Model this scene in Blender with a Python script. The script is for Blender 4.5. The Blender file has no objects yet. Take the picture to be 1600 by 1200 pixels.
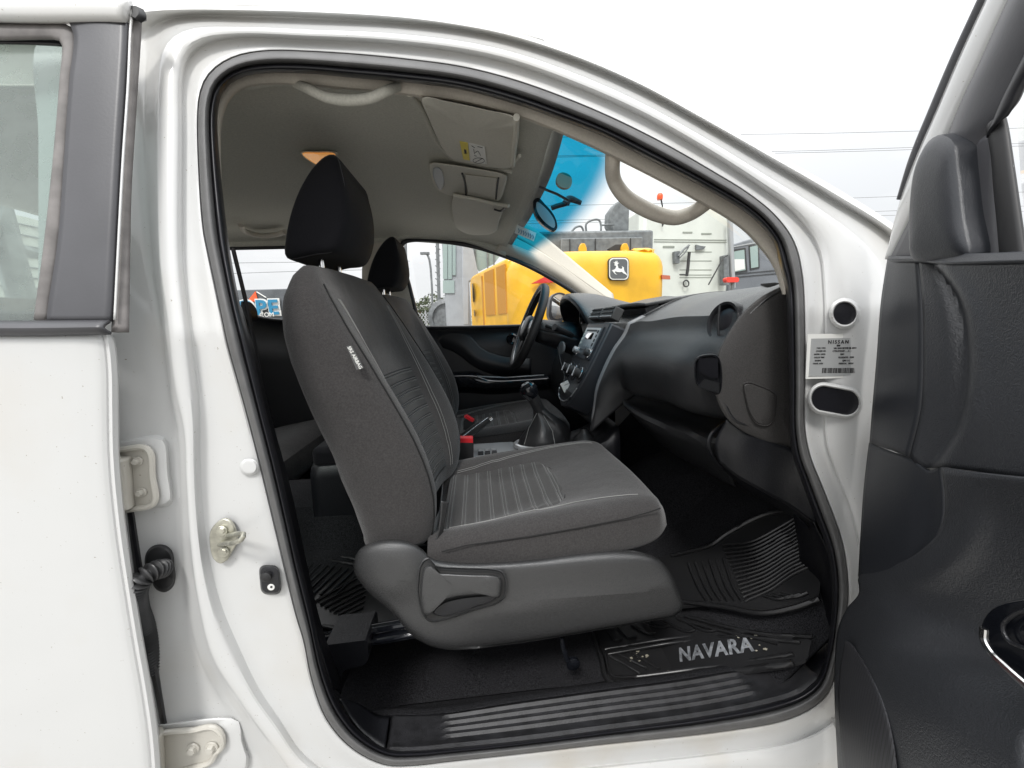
import bpy, bmesh, math, random
from mathutils import Vector, Matrix
from mathutils.geometry import tessellate_polygon
random.seed(7)
R = math.radians
scene = bpy.context.scene
COL = scene.collection

# ------------------------------------------------------------ camera
PITCH, YAW, ROLL, ZC, FPX = R(9), R(5), R(2), 1.3, 600.0
CAM = Vector((0, -0.6, ZC))
_f = Vector((math.sin(YAW)*math.cos(PITCH), math.cos(YAW)*math.cos(PITCH), -math.sin(PITCH)))
_r0 = Vector((math.cos(YAW), -math.sin(YAW), 0)); _u0 = _r0.cross(_f)
_r = _r0*math.cos(ROLL) - _u0*math.sin(ROLL)
_u = _u0*math.cos(ROLL) + _r0*math.sin(ROLL)
cd = bpy.data.cameras.new('camera'); cam = bpy.data.objects.new('camera', cd); COL.objects.link(cam)
cd.sensor_width = 36; cd.lens = FPX/1600*36; cd.clip_start = 0.02; cd.clip_end = 2000
M = Matrix((_r, _u, -_f)).transposed().to_4x4(); M.translation = CAM
cam.matrix_world = M
scene.camera = cam

# ------------------------------------------------------------ sky, sun, exposure
SUN_EL, SUN_AZ = R(52), R(200)
w = bpy.data.worlds.new('World'); scene.world = w; w.use_nodes = True
nt = w.node_tree; nt.nodes.clear()
out = nt.nodes.new('ShaderNodeOutputWorld'); bg = nt.nodes.new('ShaderNodeBackground')
sky = nt.nodes.new('ShaderNodeTexSky'); sky.sky_type = 'NISHITA'; sky.sun_disc = False
sky.sun_elevation = SUN_EL; sky.sun_rotation = SUN_AZ
tc = nt.nodes.new('ShaderNodeTexCoord'); mp = nt.nodes.new('ShaderNodeMapping'); mp.inputs['Scale'].default_value = (1, 1, 3.5)
no = nt.nodes.new('ShaderNodeTexNoise'); no.inputs['Scale'].default_value = 2.2; no.inputs['Detail'].default_value = 6
rp = nt.nodes.new('ShaderNodeValToRGB')
rp.color_ramp.elements[0].position = .35; rp.color_ramp.elements[0].color = (10.2, 10.4, 10.6, 1)
rp.color_ramp.elements[1].position = .68; rp.color_ramp.elements[1].color = (12.8, 12.8, 12.8, 1)
mx = nt.nodes.new('ShaderNodeMix'); mx.data_type = 'RGBA'; mx.inputs[0].default_value = .92
L = nt.links.new
L(tc.outputs['Generated'], mp.inputs[0]); L(mp.outputs[0], no.inputs[0]); L(no.outputs[0], rp.inputs[0])
sz = nt.nodes.new('ShaderNodeSeparateXYZ'); L(tc.outputs['Generated'], sz.inputs[0])
gr_ = nt.nodes.new('ShaderNodeMapRange'); gr_.inputs[1].default_value = 0; gr_.inputs[2].default_value = 1; gr_.inputs[3].default_value = .56; gr_.inputs[4].default_value = 2.1   # overcast sky: zenith about three times the horizon
sq_ = nt.nodes.new('ShaderNodeMath'); sq_.operation = 'MULTIPLY'; L(sz.outputs[2], sq_.inputs[0]); L(sz.outputs[2], sq_.inputs[1]); L(sq_.outputs[0], gr_.inputs[0])
ml = nt.nodes.new('ShaderNodeVectorMath'); ml.operation = 'SCALE'; L(mx.outputs[2], ml.inputs[0]); L(gr_.outputs[0], ml.inputs[3])
L(sky.outputs[0], mx.inputs[6]); L(rp.outputs[0], mx.inputs[7]); L(ml.outputs[0], bg.inputs[0])
bg.inputs[1].default_value = 0.10; L(bg.outputs[0], out.inputs[0])
sd = bpy.data.lights.new('sun', 'SUN'); sd.energy = 1.5; sd.angle = R(12); sd.color = (1, .98, .95)
so = bpy.data.objects.new('sun', sd); COL.objects.link(so)
so.rotation_euler = (R(90)-SUN_EL, 0, math.pi - SUN_AZ)   # light from behind and left of the camera
scene.view_settings.view_transform = 'Standard'; scene.view_settings.look = 'None'
scene.view_settings.exposure = 0.6; scene.view_settings.gamma = 1
scene.cycles.max_bounces = 8; scene.cycles.diffuse_bounces = 5; scene.cycles.transparent_max_bounces = 16
scene.cycles.use_denoising = True
scene.cycles.caustics_reflective = False; scene.cycles.caustics_refractive = False

# ------------------------------------------------------------ pixel rays of the 1600x1200 photograph
def ray(px, py): return _f*FPX + _r*(px-800) + _u*(600-py)
def P(px, py, Y):
    d = ray(px, py); return CAM + d*((Y-CAM.y)/d.y)
def PX(px, py, X):
    d = ray(px, py); return CAM + d*((X-CAM.x)/d.x)
def PZ(px, py, Z):
    d = ray(px, py); return CAM + d*((Z-CAM.z)/d.z)
def Pplane(px, py, p0, n):
    d = ray(px, py); return CAM + d*((p0-CAM).dot(n)/d.dot(n))
TUM = .24
def PT(px, py, dy):                      # the body side: upright below the belt, leaning in above it
    p = P(px, py, dy)
    if p.z > ZC:
        p = Pplane(px, py, Vector((0, dy, ZC)), Vector((0, 1, -TUM)))
    return p
YM = 0.74                                # centre line of the truck
def mir(p): return Vector((p.x, 2*YM-p.y, p.z))

# ------------------------------------------------------------ materials
def mat(name, col, rough=.5, metal=0, coat=0, grain=None, noise=None, spec=.5, sheen=0, trans=0, emit=None, bump=None):
    """grain=(scale,strength) fine bump; noise=(scale,amount) value variation; bump=(scale,strength) broad"""
    m = bpy.data.materials.new(name); m.use_nodes = True; t = m.node_tree; b = t.nodes['Principled BSDF']
    b.inputs['Base Color'].default_value = (*col, 1); b.inputs['Roughness'].default_value = rough
    b.inputs['Metallic'].default_value = metal; b.inputs['Coat Weight'].default_value = coat
    b.inputs['Coat Roughness'].default_value = .06
    b.inputs['Specular IOR Level'].default_value = spec
    if sheen: b.inputs['Sheen Weight'].default_value = sheen; b.inputs['Sheen Roughness'].default_value = .5
    if emit: b.inputs['Emission Color'].default_value = (*emit[:3], 1); b.inputs['Emission Strength'].default_value = emit[3]
    tcn = t.nodes.new('ShaderNodeTexCoord'); obc = tcn.outputs['Object']
    if noise:
        n = t.nodes.new('ShaderNodeTexNoise'); n.inputs['Scale'].default_value = noise[0]; n.inputs['Detail'].default_value = 5
        t.links.new(obc, n.inputs['Vector'])
        r = t.nodes.new('ShaderNodeValToRGB')
        a = noise[1]
        r.color_ramp.elements[0].position = .3; r.color_ramp.elements[1].position = .7
        r.color_ramp.elements[0].color = tuple(c*(1-a) for c in col)+(1,)
        r.color_ramp.elements[1].color = tuple(min(1, c*(1+a)) for c in col)+(1,)
        t.links.new(n.outputs[0], r.inputs[0]); t.links.new(r.outputs[0], b.inputs['Base Color'])
    prev = None
    for g in (bump, grain):
        if g:
            n = t.nodes.new('ShaderNodeTexNoise'); n.inputs['Scale'].default_value = g[0]; n.inputs['Detail'].default_value = 3
            t.links.new(obc, n.inputs['Vector'])
            bm_ = t.nodes.new('ShaderNodeBump'); bm_.inputs['Strength'].default_value = g[1]; bm_.inputs['Distance'].default_value = (.01 if g is bump else .001)
            t.links.new(n.outputs[0], bm_.inputs['Height'])
            if prev: t.links.new(prev.outputs[0], bm_.inputs['Normal'])
            t.links.new(bm_.outputs[0], b.inputs['Normal']); prev = bm_
    return m

def leather(name, col, rough, scale=260, strength=.5, spec=.5):
    m = mat(name, col, rough, spec=spec); t = m.node_tree; b = t.nodes['Principled BSDF']
    tcn = t.nodes.new('ShaderNodeTexCoord')
    v = t.nodes.new('ShaderNodeTexVoronoi'); v.feature = 'SMOOTH_F1'; v.inputs['Scale'].default_value = scale
    n = t.nodes.new('ShaderNodeTexNoise'); n.inputs['Scale'].default_value = scale*.5
    mx_ = t.nodes.new('ShaderNodeVectorMath'); mx_.operation = 'MULTIPLY_ADD'
    mx_.inputs[1].default_value = (.012, .012, .012)
    t.links.new(tcn.outputs['Object'], n.inputs['Vector']); t.links.new(n.outputs['Color'], mx_.inputs[0]); t.links.new(tcn.outputs['Object'], mx_.inputs[2])
    t.links.new(mx_.outputs[0], v.inputs['Vector'])
    bm_ = t.nodes.new('ShaderNodeBump'); bm_.inputs['Strength'].default_value = strength; bm_.inputs['Distance'].default_value = .0015
    t.links.new(v.outputs['Distance'], bm_.inputs['Height']); t.links.new(bm_.outputs[0], b.inputs['Normal'])
    return m

def paint_mat(name, col, dirt=.35):
    m = mat(name, col, .28, coat=.6); t = m.node_tree; b = t.nodes['Principled BSDF']
    tcn = t.nodes.new('ShaderNodeTexCoord'); o = tcn.outputs['Object']
    n1 = t.nodes.new('ShaderNodeTexNoise'); n1.inputs['Scale'].default_value = 260; n1.inputs['Detail'].default_value = 2   # specks
    n2 = t.nodes.new('ShaderNodeTexNoise'); n2.inputs['Scale'].default_value = 5; n2.inputs['Detail'].default_value = 6    # grime film
    r1 = t.nodes.new('ShaderNodeValToRGB'); r1.color_ramp.elements[0].position = .735; r1.color_ramp.elements[1].position = .76
    r2 = t.nodes.new('ShaderNodeValToRGB'); r2.color_ramp.elements[0].position = .5; r2.color_ramp.elements[1].position = .8
    for a in (n1, n2): t.links.new(o, a.inputs['Vector'])
    t.links.new(n1.outputs[0], r1.inputs[0]); t.links.new(n2.outputs[0], r2.inputs[0])
    m1 = t.nodes.new('ShaderNodeMix'); m1.data_type = 'RGBA'; m1.inputs[6].default_value = (*col, 1); m1.inputs[7].default_value = (.50, .45, .37, 1)
    k = t.nodes.new('ShaderNodeMath'); k.operation = 'MULTIPLY'; k.inputs[1].default_value = dirt
    sx = t.nodes.new('ShaderNodeSeparateXYZ'); t.links.new(o, sx.inputs[0])
    low = t.nodes.new('ShaderNodeMapRange'); low.inputs[1].default_value = .62; low.inputs[2].default_value = .50; low.inputs[3].default_value = 1; low.inputs[4].default_value = 2.6   # splash dirt down on the sill
    t.links.new(sx.outputs[2], low.inputs[0])
    kk = t.nodes.new('ShaderNodeMath'); kk.operation = 'MULTIPLY'; t.links.new(r2.outputs[0], kk.inputs[0]); t.links.new(low.outputs[0], kk.inputs[1])
    t.links.new(kk.outputs[0], k.inputs[0]); t.links.new(k.outputs[0], m1.inputs[0])
    m2 = t.nodes.new('ShaderNodeMix'); m2.data_type = 'RGBA'; m2.inputs[7].default_value = (.22, .18, .13, 1)
    k2 = t.nodes.new('ShaderNodeMath'); k2.operation = 'MULTIPLY'; k2.inputs[1].default_value = .8
    t.links.new(r1.outputs[0], k2.inputs[0]); t.links.new(k2.outputs[0], m2.inputs[0]); t.links.new(m1.outputs[2], m2.inputs[6])
    t.links.new(m2.outputs[2], b.inputs['Base Color'])
    bm_ = t.nodes.new('ShaderNodeBump'); bm_.inputs['Strength'].default_value = .05; bm_.inputs['Distance'].default_value = .01
    n3 = t.nodes.new('ShaderNodeTexNoise'); n3.inputs['Scale'].default_value = 14
    t.links.new(o, n3.inputs['Vector']); t.links.new(n3.outputs[0], bm_.inputs['Height']); t.links.new(bm_.outputs[0], b.inputs['Normal'])
    return m

def glass_mat(name, tint=(1, 1, 1), ior=1.0, veil=0, band=None):
    m = bpy.data.materials.new(name); m.use_nodes = True; t = m.node_tree; t.nodes.clear()
    o = t.nodes.new('ShaderNodeOutputMaterial'); tr = t.nodes.new('ShaderNodeBsdfTransparent'); gl = t.nodes.new('ShaderNodeBsdfGlossy')
    gl.inputs['Roughness'].default_value = .02; tr.inputs[0].default_value = (*tint, 1)
    lw = t.nodes.new('ShaderNodeLayerWeight'); lw.inputs[0].default_value = .5
    pw = t.nodes.new('ShaderNodeMath'); pw.operation = 'POWER'; pw.inputs[1].default_value = 5; t.links.new(lw.outputs['Facing'], pw.inputs[0])
    fr = t.nodes.new('ShaderNodeMath'); fr.operation = 'MULTIPLY_ADD'; fr.inputs[1].default_value = .9*ior; fr.inputs[2].default_value = .04*ior; t.links.new(pw.outputs[0], fr.inputs[0])
    mx_ = t.nodes.new('ShaderNodeMixShader'); t.links.new(fr.outputs[0], mx_.inputs[0]); t.links.new(tr.outputs[0], mx_.inputs[1]); t.links.new(gl.outputs[0], mx_.inputs[2])
    last = mx_
    if veil:
        d = t.nodes.new('ShaderNodeBsdfDiffuse'); d.inputs[0].default_value = (.42, .47, .45, 1)  # grey diffuse layer: sky reflection painted as colour, along with dusty haze
        m2 = t.nodes.new('ShaderNodeMixShader')
        n = t.nodes.new('ShaderNodeTexNoise'); n.inputs['Scale'].default_value = 30; n.inputs['Detail'].default_value = 8
        tcn = t.nodes.new('ShaderNodeTexCoord'); t.links.new(tcn.outputs['Object'], n.inputs['Vector'])
        mr = t.nodes.new('ShaderNodeMapRange'); mr.inputs[1].default_value = .3; mr.inputs[2].default_value = .7
        mr.inputs[3].default_value = veil*.92; mr.inputs[4].default_value = veil*1.08
        t.links.new(n.outputs[0], mr.inputs[0]); t.links.new(mr.outputs[0], m2.inputs[0])
        t.links.new(last.outputs[0], m2.inputs[1]); t.links.new(d.outputs[0], m2.inputs[2]); last = m2
    if band:                              # coloured shade band along the top of the glass, by height
        z0, z1, colr = band
        tcn = t.nodes.new('ShaderNodeTexCoord'); sx = t.nodes.new('ShaderNodeSeparateXYZ'); t.links.new(tcn.outputs['UV'], sx.inputs[0])
        mr = t.nodes.new('ShaderNodeMapRange'); mr.interpolation_type = 'SMOOTHSTEP'; mr.inputs[1].default_value = z0; mr.inputs[2].default_value = z1
        t.links.new(sx.outputs[1], mr.inputs[0])
        mc = t.nodes.new('ShaderNodeMix'); mc.data_type = 'RGBA'; mc.inputs[6].default_value = (*tint, 1); mc.inputs[7].default_value = (*colr, 1)
        t.links.new(mr.outputs[0], mc.inputs[0]); t.links.new(mc.outputs[2], tr.inputs[0])
    t.links.new(last.outputs[0], o.inputs[0]); return m

def stitched_mat(name, col, axis, period, y0=0):
    """seat insert: rows of sewn channels (axis 'X' or 'Z'), paired light stitches in each"""
    m = mat(name, col, .95, sheen=.2, spec=.2, noise=(500, .3)); t = m.node_tree; b = t.nodes['Principled BSDF']
    tcn = t.nodes.new('ShaderNodeTexCoord'); sx = t.nodes.new('ShaderNodeSeparateXYZ'); t.links.new(tcn.outputs['Object'], sx.inputs[0])
    def math_(op, a, bb=None, c=None):
        n = t.nodes.new('ShaderNodeMath'); n.operation = op
        for i, v in enumerate((a, bb, c)):
            if v is None: continue
            if isinstance(v, (int, float)): n.inputs[i].default_value = v
            else: t.links.new(v, n.inputs[i])
        return n.outputs[0]
    s = sx.outputs[0 if axis == 'X' else 2]
    p = math_('DIVIDE', s, period); fr = math_('FRACT', p); d = math_('ABSOLUTE', math_('SUBTRACT', fr, .5))   # 0 at the middle of a channel
    pair = math_('LESS_THAN', math_('ABSOLUTE', math_('SUBTRACT', d, .11)), .028)
    dash = math_('LESS_THAN', math_('FRACT', math_('DIVIDE', sx.outputs[1], .006)), .7)
    st = math_('MULTIPLY', math_('MULTIPLY', pair, dash), .75)
    src = b.inputs['Base Color'].links[0].from_socket
    mx_ = t.nodes.new('ShaderNodeMix'); mx_.data_type = 'RGBA'; mx_.inputs[7].default_value = (.16, .16, .155, 1)
    t.links.new(src, mx_.inputs[6]); t.links.new(st, mx_.inputs[0]); t.links.new(mx_.outputs[2], b.inputs['Base Color'])
    h = math_('MINIMUM', math_('MULTIPLY', math_('ABSOLUTE', math_('SUBTRACT', d, .11)), 8), 1.0)
    bm_ = t.nodes.new('ShaderNodeBump'); bm_.inputs['Strength'].default_value = .9; bm_.inputs['Distance'].default_value = .004
    t.links.new(h, bm_.inputs['Height']); t.links.new(bm_.outputs[0], b.inputs['Normal'])
    return m

WHITE = (.58, .583, .577)
MT = dict(
 paint=paint_mat('white_paint', WHITE), paint_dirty=paint_mat('white_paint_dusty', (.52, .50, .45), .6),
 seal=mat('weatherstrip_rubber', (.105, .104, .104), .6, grain=(700, .3), noise=(30, .15)),
 sealdark=mat('dark_rubber', (.012, .012, .015), .35),
 rubber=mat('black_rubber', (.016, .016, .017), .5), appl=mat('satin_black_trim', (.062, .062, .068), .42, grain=(300, .1), noise=(7, .15)),
 rubgray=mat('faded_rubber', (.16, .15, .145), .7, noise=(40, .25)),
 plast=leather('black_plastic', (.012, .0125, .015), .34, 420, .35), plastd=mat('deep_black_plastic', (.006, .006, .008), .38, grain=(900, .3), spec=.35),
 dash=leather('dashboard_skin', (.016, .0165, .018), .30, 620, .40, spec=.8), doortrim=leather('door_leatherette', (.040, .042, .047), .38, 420, .40, spec=.7),
 doorhard=leather('door_hard_plastic', (.024, .026, .031), .38, 620, .2),
 sidec=mat('grey_seat_plastic', (.044, .0445, .0455), .27, spec=.85, grain=(800, .9), noise=(900, .25)),
 fabric=mat('grey_seat_fabric', (.042, .0395, .0390), .9, spec=.2, sheen=.25, noise=(300, .24), grain=(700, 1.0), bump=(18, .25)),
 fabricd=mat('black_headrest_fabric', (.0075, .0075, .010), .85, spec=.25, sheen=.05, grain=(900, .4)),
 thread=mat('light_thread', (.28, .28, .27), .8), seam=mat('dark_seam', (.008, .008, .008), .9),
 head=mat('headliner_cloth', (.56, .55, .49), .95, noise=(250, .10), bump=(3, .05)),
 beige=mat('beige_trim', (.58, .535, .465), .6, noise=(300, .06)), beigel=mat('visor_vinyl', (.62, .60, .53), .7, noise=(200, .05)),
 carpet=mat('floor_carpet', (.019, .019, .021), 1, noise=(420, .9), grain=(420, 1), spec=.12), matr=mat('rubber_mat', (.019, .019, .020), .30, grain=(500, .2)),
 chrome=mat('chrome', (.8, .8, .8), .15, metal=1), steel=mat('zinc_steel', (.5, .49, .42), .38, metal=.8, noise=(60, .3)),
 silver=mat('silver_plastic', (.45, .46, .47), .3, metal=.6), glossb=mat('gloss_black', (.008, .009, .012), .08, coat=.5),
 red=mat('red_button', (.65, .02, .03), .35), white=mat('white_plastic', (.75, .75, .72), .5), label=mat('silver_label', (.48, .49, .49), .35, metal=.3),
 ink=mat('black_ink', (.03, .03, .03), .6), yel=mat('yellow_paint', (.74, .40, .012), .4, coat=.3, noise=(2.5, .16)), yellbl=mat('yellow_label', (.75, .60, .03), .5),
 yeld=mat('yellow_grille', (.46, .20, .004), .5), gmach=mat('machine_grey', (.15, .16, .165), .5, noise=(12, .3)), cabg=mat('cab_frame_grey', (.34, .36, .38), .45, noise=(5, .08)),
 glass=glass_mat('clear_glass', ior=.6), gveil=glass_mat('grey_veil_glass', (.62, .72, .69), veil=.34, ior=.6), wind=glass_mat('windscreen_glass', (.97, .99, .98), ior=.25, band=(.735, .83, (.012, .29, .46))),
 amber=mat('amber_lens', (.9, .35, .08), .25, emit=(1, .45, .12, .25)), mirror=mat('mirror_glass', (.9, .9, .9), .02, metal=1),
)
MT['grille_frame'] = mat('conduit_plastic', (.035, .035, .036), .4)
MT['insx'] = stitched_mat('cushion_insert_fabric', (.043, .041, .040), 'X', .034)
MT['insz'] = stitched_mat('backrest_insert_fabric', (.026, .026, .026), 'Z', .026)

# ------------------------------------------------------------ mesh helpers
def V(p): return Vector(p)
def cr(pts, n, closed=False, uniform=True):
    """Catmull-Rom through pts, n samples, even by arc length"""
    pts = [V(p) for p in pts]; m = len(pts)
    if m == 2:
        return [pts[0].lerp(pts[1], i/(n-1)) for i in range(n)]
    segs = m if closed else m-1
    g = lambda i: pts[i % m] if closed else pts[max(0, min(m-1, i))]
    K = 12; dense = []
    for s in range(segs):
        a, b, c, d = g(s-1), g(s), g(s+1), g(s+2)
        t0 = 0; t1 = t0+max(1e-6, (b-a).length)**.5; t2 = t1+max(1e-6, (c-b).length)**.5; t3 = t2+max(1e-6, (d-c).length)**.5
        if (b-a).length < 1e-9: t1 = t0 + (t2-t1); t2 = t1+max(1e-6, (c-b).length)**.5; t3 = t2+max(1e-6, (d-c).length)**.5; a = b-(c-b)
        if (d-c).length < 1e-9: d = c+(c-b); t3 = t2+(t2-t1)
        for k in range(K):
            t = t1+(t2-t1)*k/K
            A1 = a*((t1-t)/(t1-t0))+b*((t-t0)/(t1-t0)); A2 = b*((t2-t)/(t2-t1))+c*((t-t1)/(t2-t1)); A3 = c*((t3-t)/(t3-t2))+d*((t-t2)/(t3-t2))
            B1 = A1*((t2-t)/(t2-t0))+A2*((t-t0)/(t2-t0)); B2 = A2*((t3-t)/(t3-t1))+A3*((t-t1)/(t3-t1))
            dense.append(B1*((t2-t)/(t2-t1))+B2*((t-t1)/(t2-t1)))
    dense.append(pts[0].copy() if closed else pts[-1].copy())
    return even(dense, n, closed)
def even(dense, n, closed=False):
    cum = [0]
    for i in range(1, len(dense)): cum.append(cum[-1]+(dense[i]-dense[i-1]).length)
    tot = cum[-1] or 1; out_ = []; j = 0
    for i in range(n):
        s = tot*i/(n if closed else n-1)
        while j < len(cum)-2 and cum[j+1] < s: j += 1
        d = cum[j+1]-cum[j]
        out_.append(dense[j].lerp(dense[j+1], 0 if d < 1e-12 else max(0, min(1, (s-cum[j])/d))))
    return out_

def obj(name, verts, faces, m, parent=None, smooth=True, flat_angle=None, mods=(), label=None, recalc=False):
    me = bpy.data.meshes.new(name); me.from_pydata([tuple(v) for v in verts], [], faces); me.update()
    if recalc:
        b = bmesh.new(); b.from_mesh(me); bmesh.ops.recalc_face_normals(b, faces=b.faces); b.to_mesh(me); b.free()
    ms = m if isinstance(m, (list, tuple)) else [m]
    for x in ms: me.materials.append(MT[x] if isinstance(x, str) else x)
    if smooth: me.polygons.foreach_set('use_smooth', [True]*len(me.polygons))
    if smooth and flat_angle: me.set_sharp_from_angle(angle=R(flat_angle))
    o = bpy.data.objects.new(name, me); COL.objects.link(o)
    if parent is not None: par(o, parent)
    if label: o['label'] = label
    for md in mods:
        k = o.modifiers.new(md[0], md[0])
        for a, v in md[1].items(): setattr(k, a, v)
    return o
def world(o):
    mm = o.matrix_basis.copy()
    return (world(o.parent) @ o.matrix_parent_inverse @ mm) if o.parent else mm
def par(o, parent):
    o.parent = parent; o.matrix_parent_inverse = world(parent).inverted()
def BEV(wd, seg=2, ang=40): return ('BEVEL', dict(width=wd, segments=seg, limit_method='ANGLE', angle_limit=R(ang), harden_normals=False))
def SOL(th, off=0): return ('SOLIDIFY', dict(thickness=th, offset=off))
def SUB(n=1): return ('SUBSURF', dict(levels=n, render_levels=n))

class MB:
    """collects shapes into one mesh"""
    def __init__(s): s.v = []; s.f = []
    def add(s, v, f):
        k = len(s.v); s.v += [V(p) for p in v]; s.f += [tuple(i+k for i in q) for q in f]; return s
    def grid(s, rows, closed_u=False, closed_v=False, cap=False):
        nr, nc = len(rows), len(rows[0]); v = [p for r_ in rows for p in r_]; f = []
        for i in range(nr if closed_v else nr-1):
            for j in range(nc if closed_u else nc-1):
                a, b = i, (i+1) % nr; c, d = j, (j+1) % nc
                f.append((a*nc+c, a*nc+d, b*nc+d, b*nc+c))
        if cap and closed_u:
            for r_, fl in ((0, True), (nr-1, False)):
                k = len(v); v.append(sum((V(p) for p in rows[r_]), Vector())/nc)
                for j in range(nc):
                    a, b = r_*nc+j, r_*nc+(j+1) % nc
                    f.append((k, b, a) if fl else (k, a, b))
        return s.add(v, f)
    def box(s, c, d, rot=None):
        c = V(c); h = V(d)/2
        vs = [Vector((x*h.x, y*h.y, z*h.z)) for x in (-1, 1) for y in (-1, 1) for z in (-1, 1)]
        if rot is not None: vs = [rot @ q for q in vs]
        return s.add([c+q for q in vs], [(0, 1, 3, 2), (4, 6, 7, 5), (0, 4, 5, 1), (2, 3, 7, 6), (0, 2, 6, 4), (1, 5, 7, 3)])
    def tube(s, pts, r, n=12, closed=False, res=None, caps=True, squash=None):
        pts = cr(pts, res, closed) if res else [V(p) for p in pts]
        m = len(pts); rows = []; up = None
        for i, p in enumerate(pts):
            a = pts[(i-1) % m] if (closed or i > 0) else p; b = pts[(i+1) % m] if (closed or i < m-1) else p
            t = (b-a).normalized()
            if up is None: up = Vector((0, 0, 1)) if abs(t.z) < .9 else Vector((1, 0, 0))
            x = t.cross(up).normalized(); up = x.cross(t).normalized()
            rr = r(i/(m-1)) if callable(r) else r
            sx = squash or (1, 1)
            rows.append([p+x*(math.cos(2*math.pi*k/n)*rr*sx[0])+up*(math.sin(2*math.pi*k/n)*rr*sx[1]) for k in range(n)])
        return s.grid(rows, closed_u=True, closed_v=closed, cap=caps and not closed)
    def disc(s, c, nrm, r0, h=.002, n=24, r1=None):
        c = V(c); q = V(nrm).normalized(); x = q.orthogonal().normalized(); y = q.cross(x); r1 = r1 or r0
        rows = [[c+(x*math.cos(2*math.pi*k/n)+y*math.sin(2*math.pi*k/n))*rr+q*hh for k in range(n)] for rr, hh in ((r0, 0), (r0, h*.7), (r0-(r0-r1)-min(.15*r0, h*.3), h))]
        return s.grid(rows, closed_u=True, cap=True)
    def lathe(s, c, axis, prof, n=24, ax2=None):
        c = V(c); q = V(axis).normalized(); x = (V(ax2) if ax2 else q.orthogonal()).normalized(); y = q.cross(x)
        rows = [[c+(x*math.cos(2*math.pi*k/n)+y*math.sin(2*math.pi*k/n))*rr+q*hh for k in range(n)] for rr, hh in prof]
        return s.grid(rows, closed_u=True, cap=True)
    def slab(s, front, back):
        """closed outlines front/back of same count -> prism"""
        n = len(front); tri = tessellate_polygon([[V(p) for p in front]])
        v = list(front)+list(back); f = [tuple(t) for t in tri]+[tuple(reversed([i+n for i in t])) for t in tri]
        f += [(i, i+n, (i+1) % n+n, (i+1) % n) for i in range(n)]
        return s.add(v, f)
    def build(s, name, m, parent=None, smooth=True, flat=35, mods=(), label=None, recalc=True):
        return obj(name, s.v, s.f, m, parent, smooth, flat, mods, label, recalc)

def patch(rows, nu=24, nv=6, closed=False, curve_v=True):
    """rows of 3D control points -> dense grid of rows"""
    rr = [cr(r_, nu, closed) for r_ in rows]
    if len(rr) == 1: return rr
    if curve_v and len(rr) > 2:
        n = nv*(len(rr)-1)+1
        cols = [cr([r_[j] for r_ in rr], n) for j in range(nu)]
        # keep control rows positions roughly: arc-length per column
        return [[cols[j][i] for j in range(nu)] for i in range(n)]
    res = []
    for a in range(len(rr)-1):
        for k in range(nv): res.append([rr[a][j].lerp(rr[a+1][j], k/nv) for j in range(nu)])
    res.append(rr[-1]); return res
def PP(lst, Y=None, f=P): return [f(q[0], q[1], q[2] if len(q) > 2 else Y) for q in lst]
def outline(pts, Yf, Yb, n=None, f=P, smooth=True):
    """pixel outline at depth Yf pushed back (straight along Y) to Yb"""
    o3 = PP(pts, Yf, f)
    if n: o3 = cr(o3, n, True) if smooth else even(o3+[o3[0]], n, True)
    return o3, [Vector((p.x, p.y+(Yb-Yf), p.z)) for p in o3]
def thing(name, label, cat, loc, group=None):
    o = bpy.data.objects.new(name, None); COL.objects.link(o); o.location = loc; o.empty_display_size = .1
    o['label'] = label; o['category'] = cat
    if group: o['group'] = group
    return o
def tag(o, label, cat, group=None):
    o['label'] = label; o['category'] = cat
    if group: o['group'] = group
    return o
def text(body, size, origin, xdir, ydir, m, name, parent, thick=.0004, align='CENTER', spacing=1, bold=0, shear=0):
    c = bpy.data.curves.new(name, 'FONT'); c.body = body; c.size = size; c.align_x = align; c.align_y = 'CENTER'; c.extrude = thick; c.space_character = spacing
    c.offset = bold; c.shear = shear; c.resolution_u = 3
    t = bpy.data.objects.new('tmp', c); COL.objects.link(t)
    bpy.context.view_layer.update()
    me = bpy.data.meshes.new_from_object(t.evaluated_get(bpy.context.evaluated_depsgraph_get()))
    bpy.data.objects.remove(t); bpy.data.curves.remove(c)
    x = V(xdir).normalized(); z = x.cross(V(ydir)).normalized(); y = z.cross(x)
    mm = Matrix((x, y, z)).transposed().to_4x4(); mm.translation = V(origin)
    me.transform(mm); vs = [v.co.copy() for v in me.vertices]; fs = [tuple(p.vertices) for p in me.polygons]
    bpy.data.meshes.remove(me)
    return obj(name, vs, fs, m, parent, smooth=False)

# ============================================================ THE PICKUP TRUCK
truck = thing('pickup_truck', 'white double cab pickup truck with its front door open on a black and grey interior', 'pickup truck', (0, YM, 0))

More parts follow.
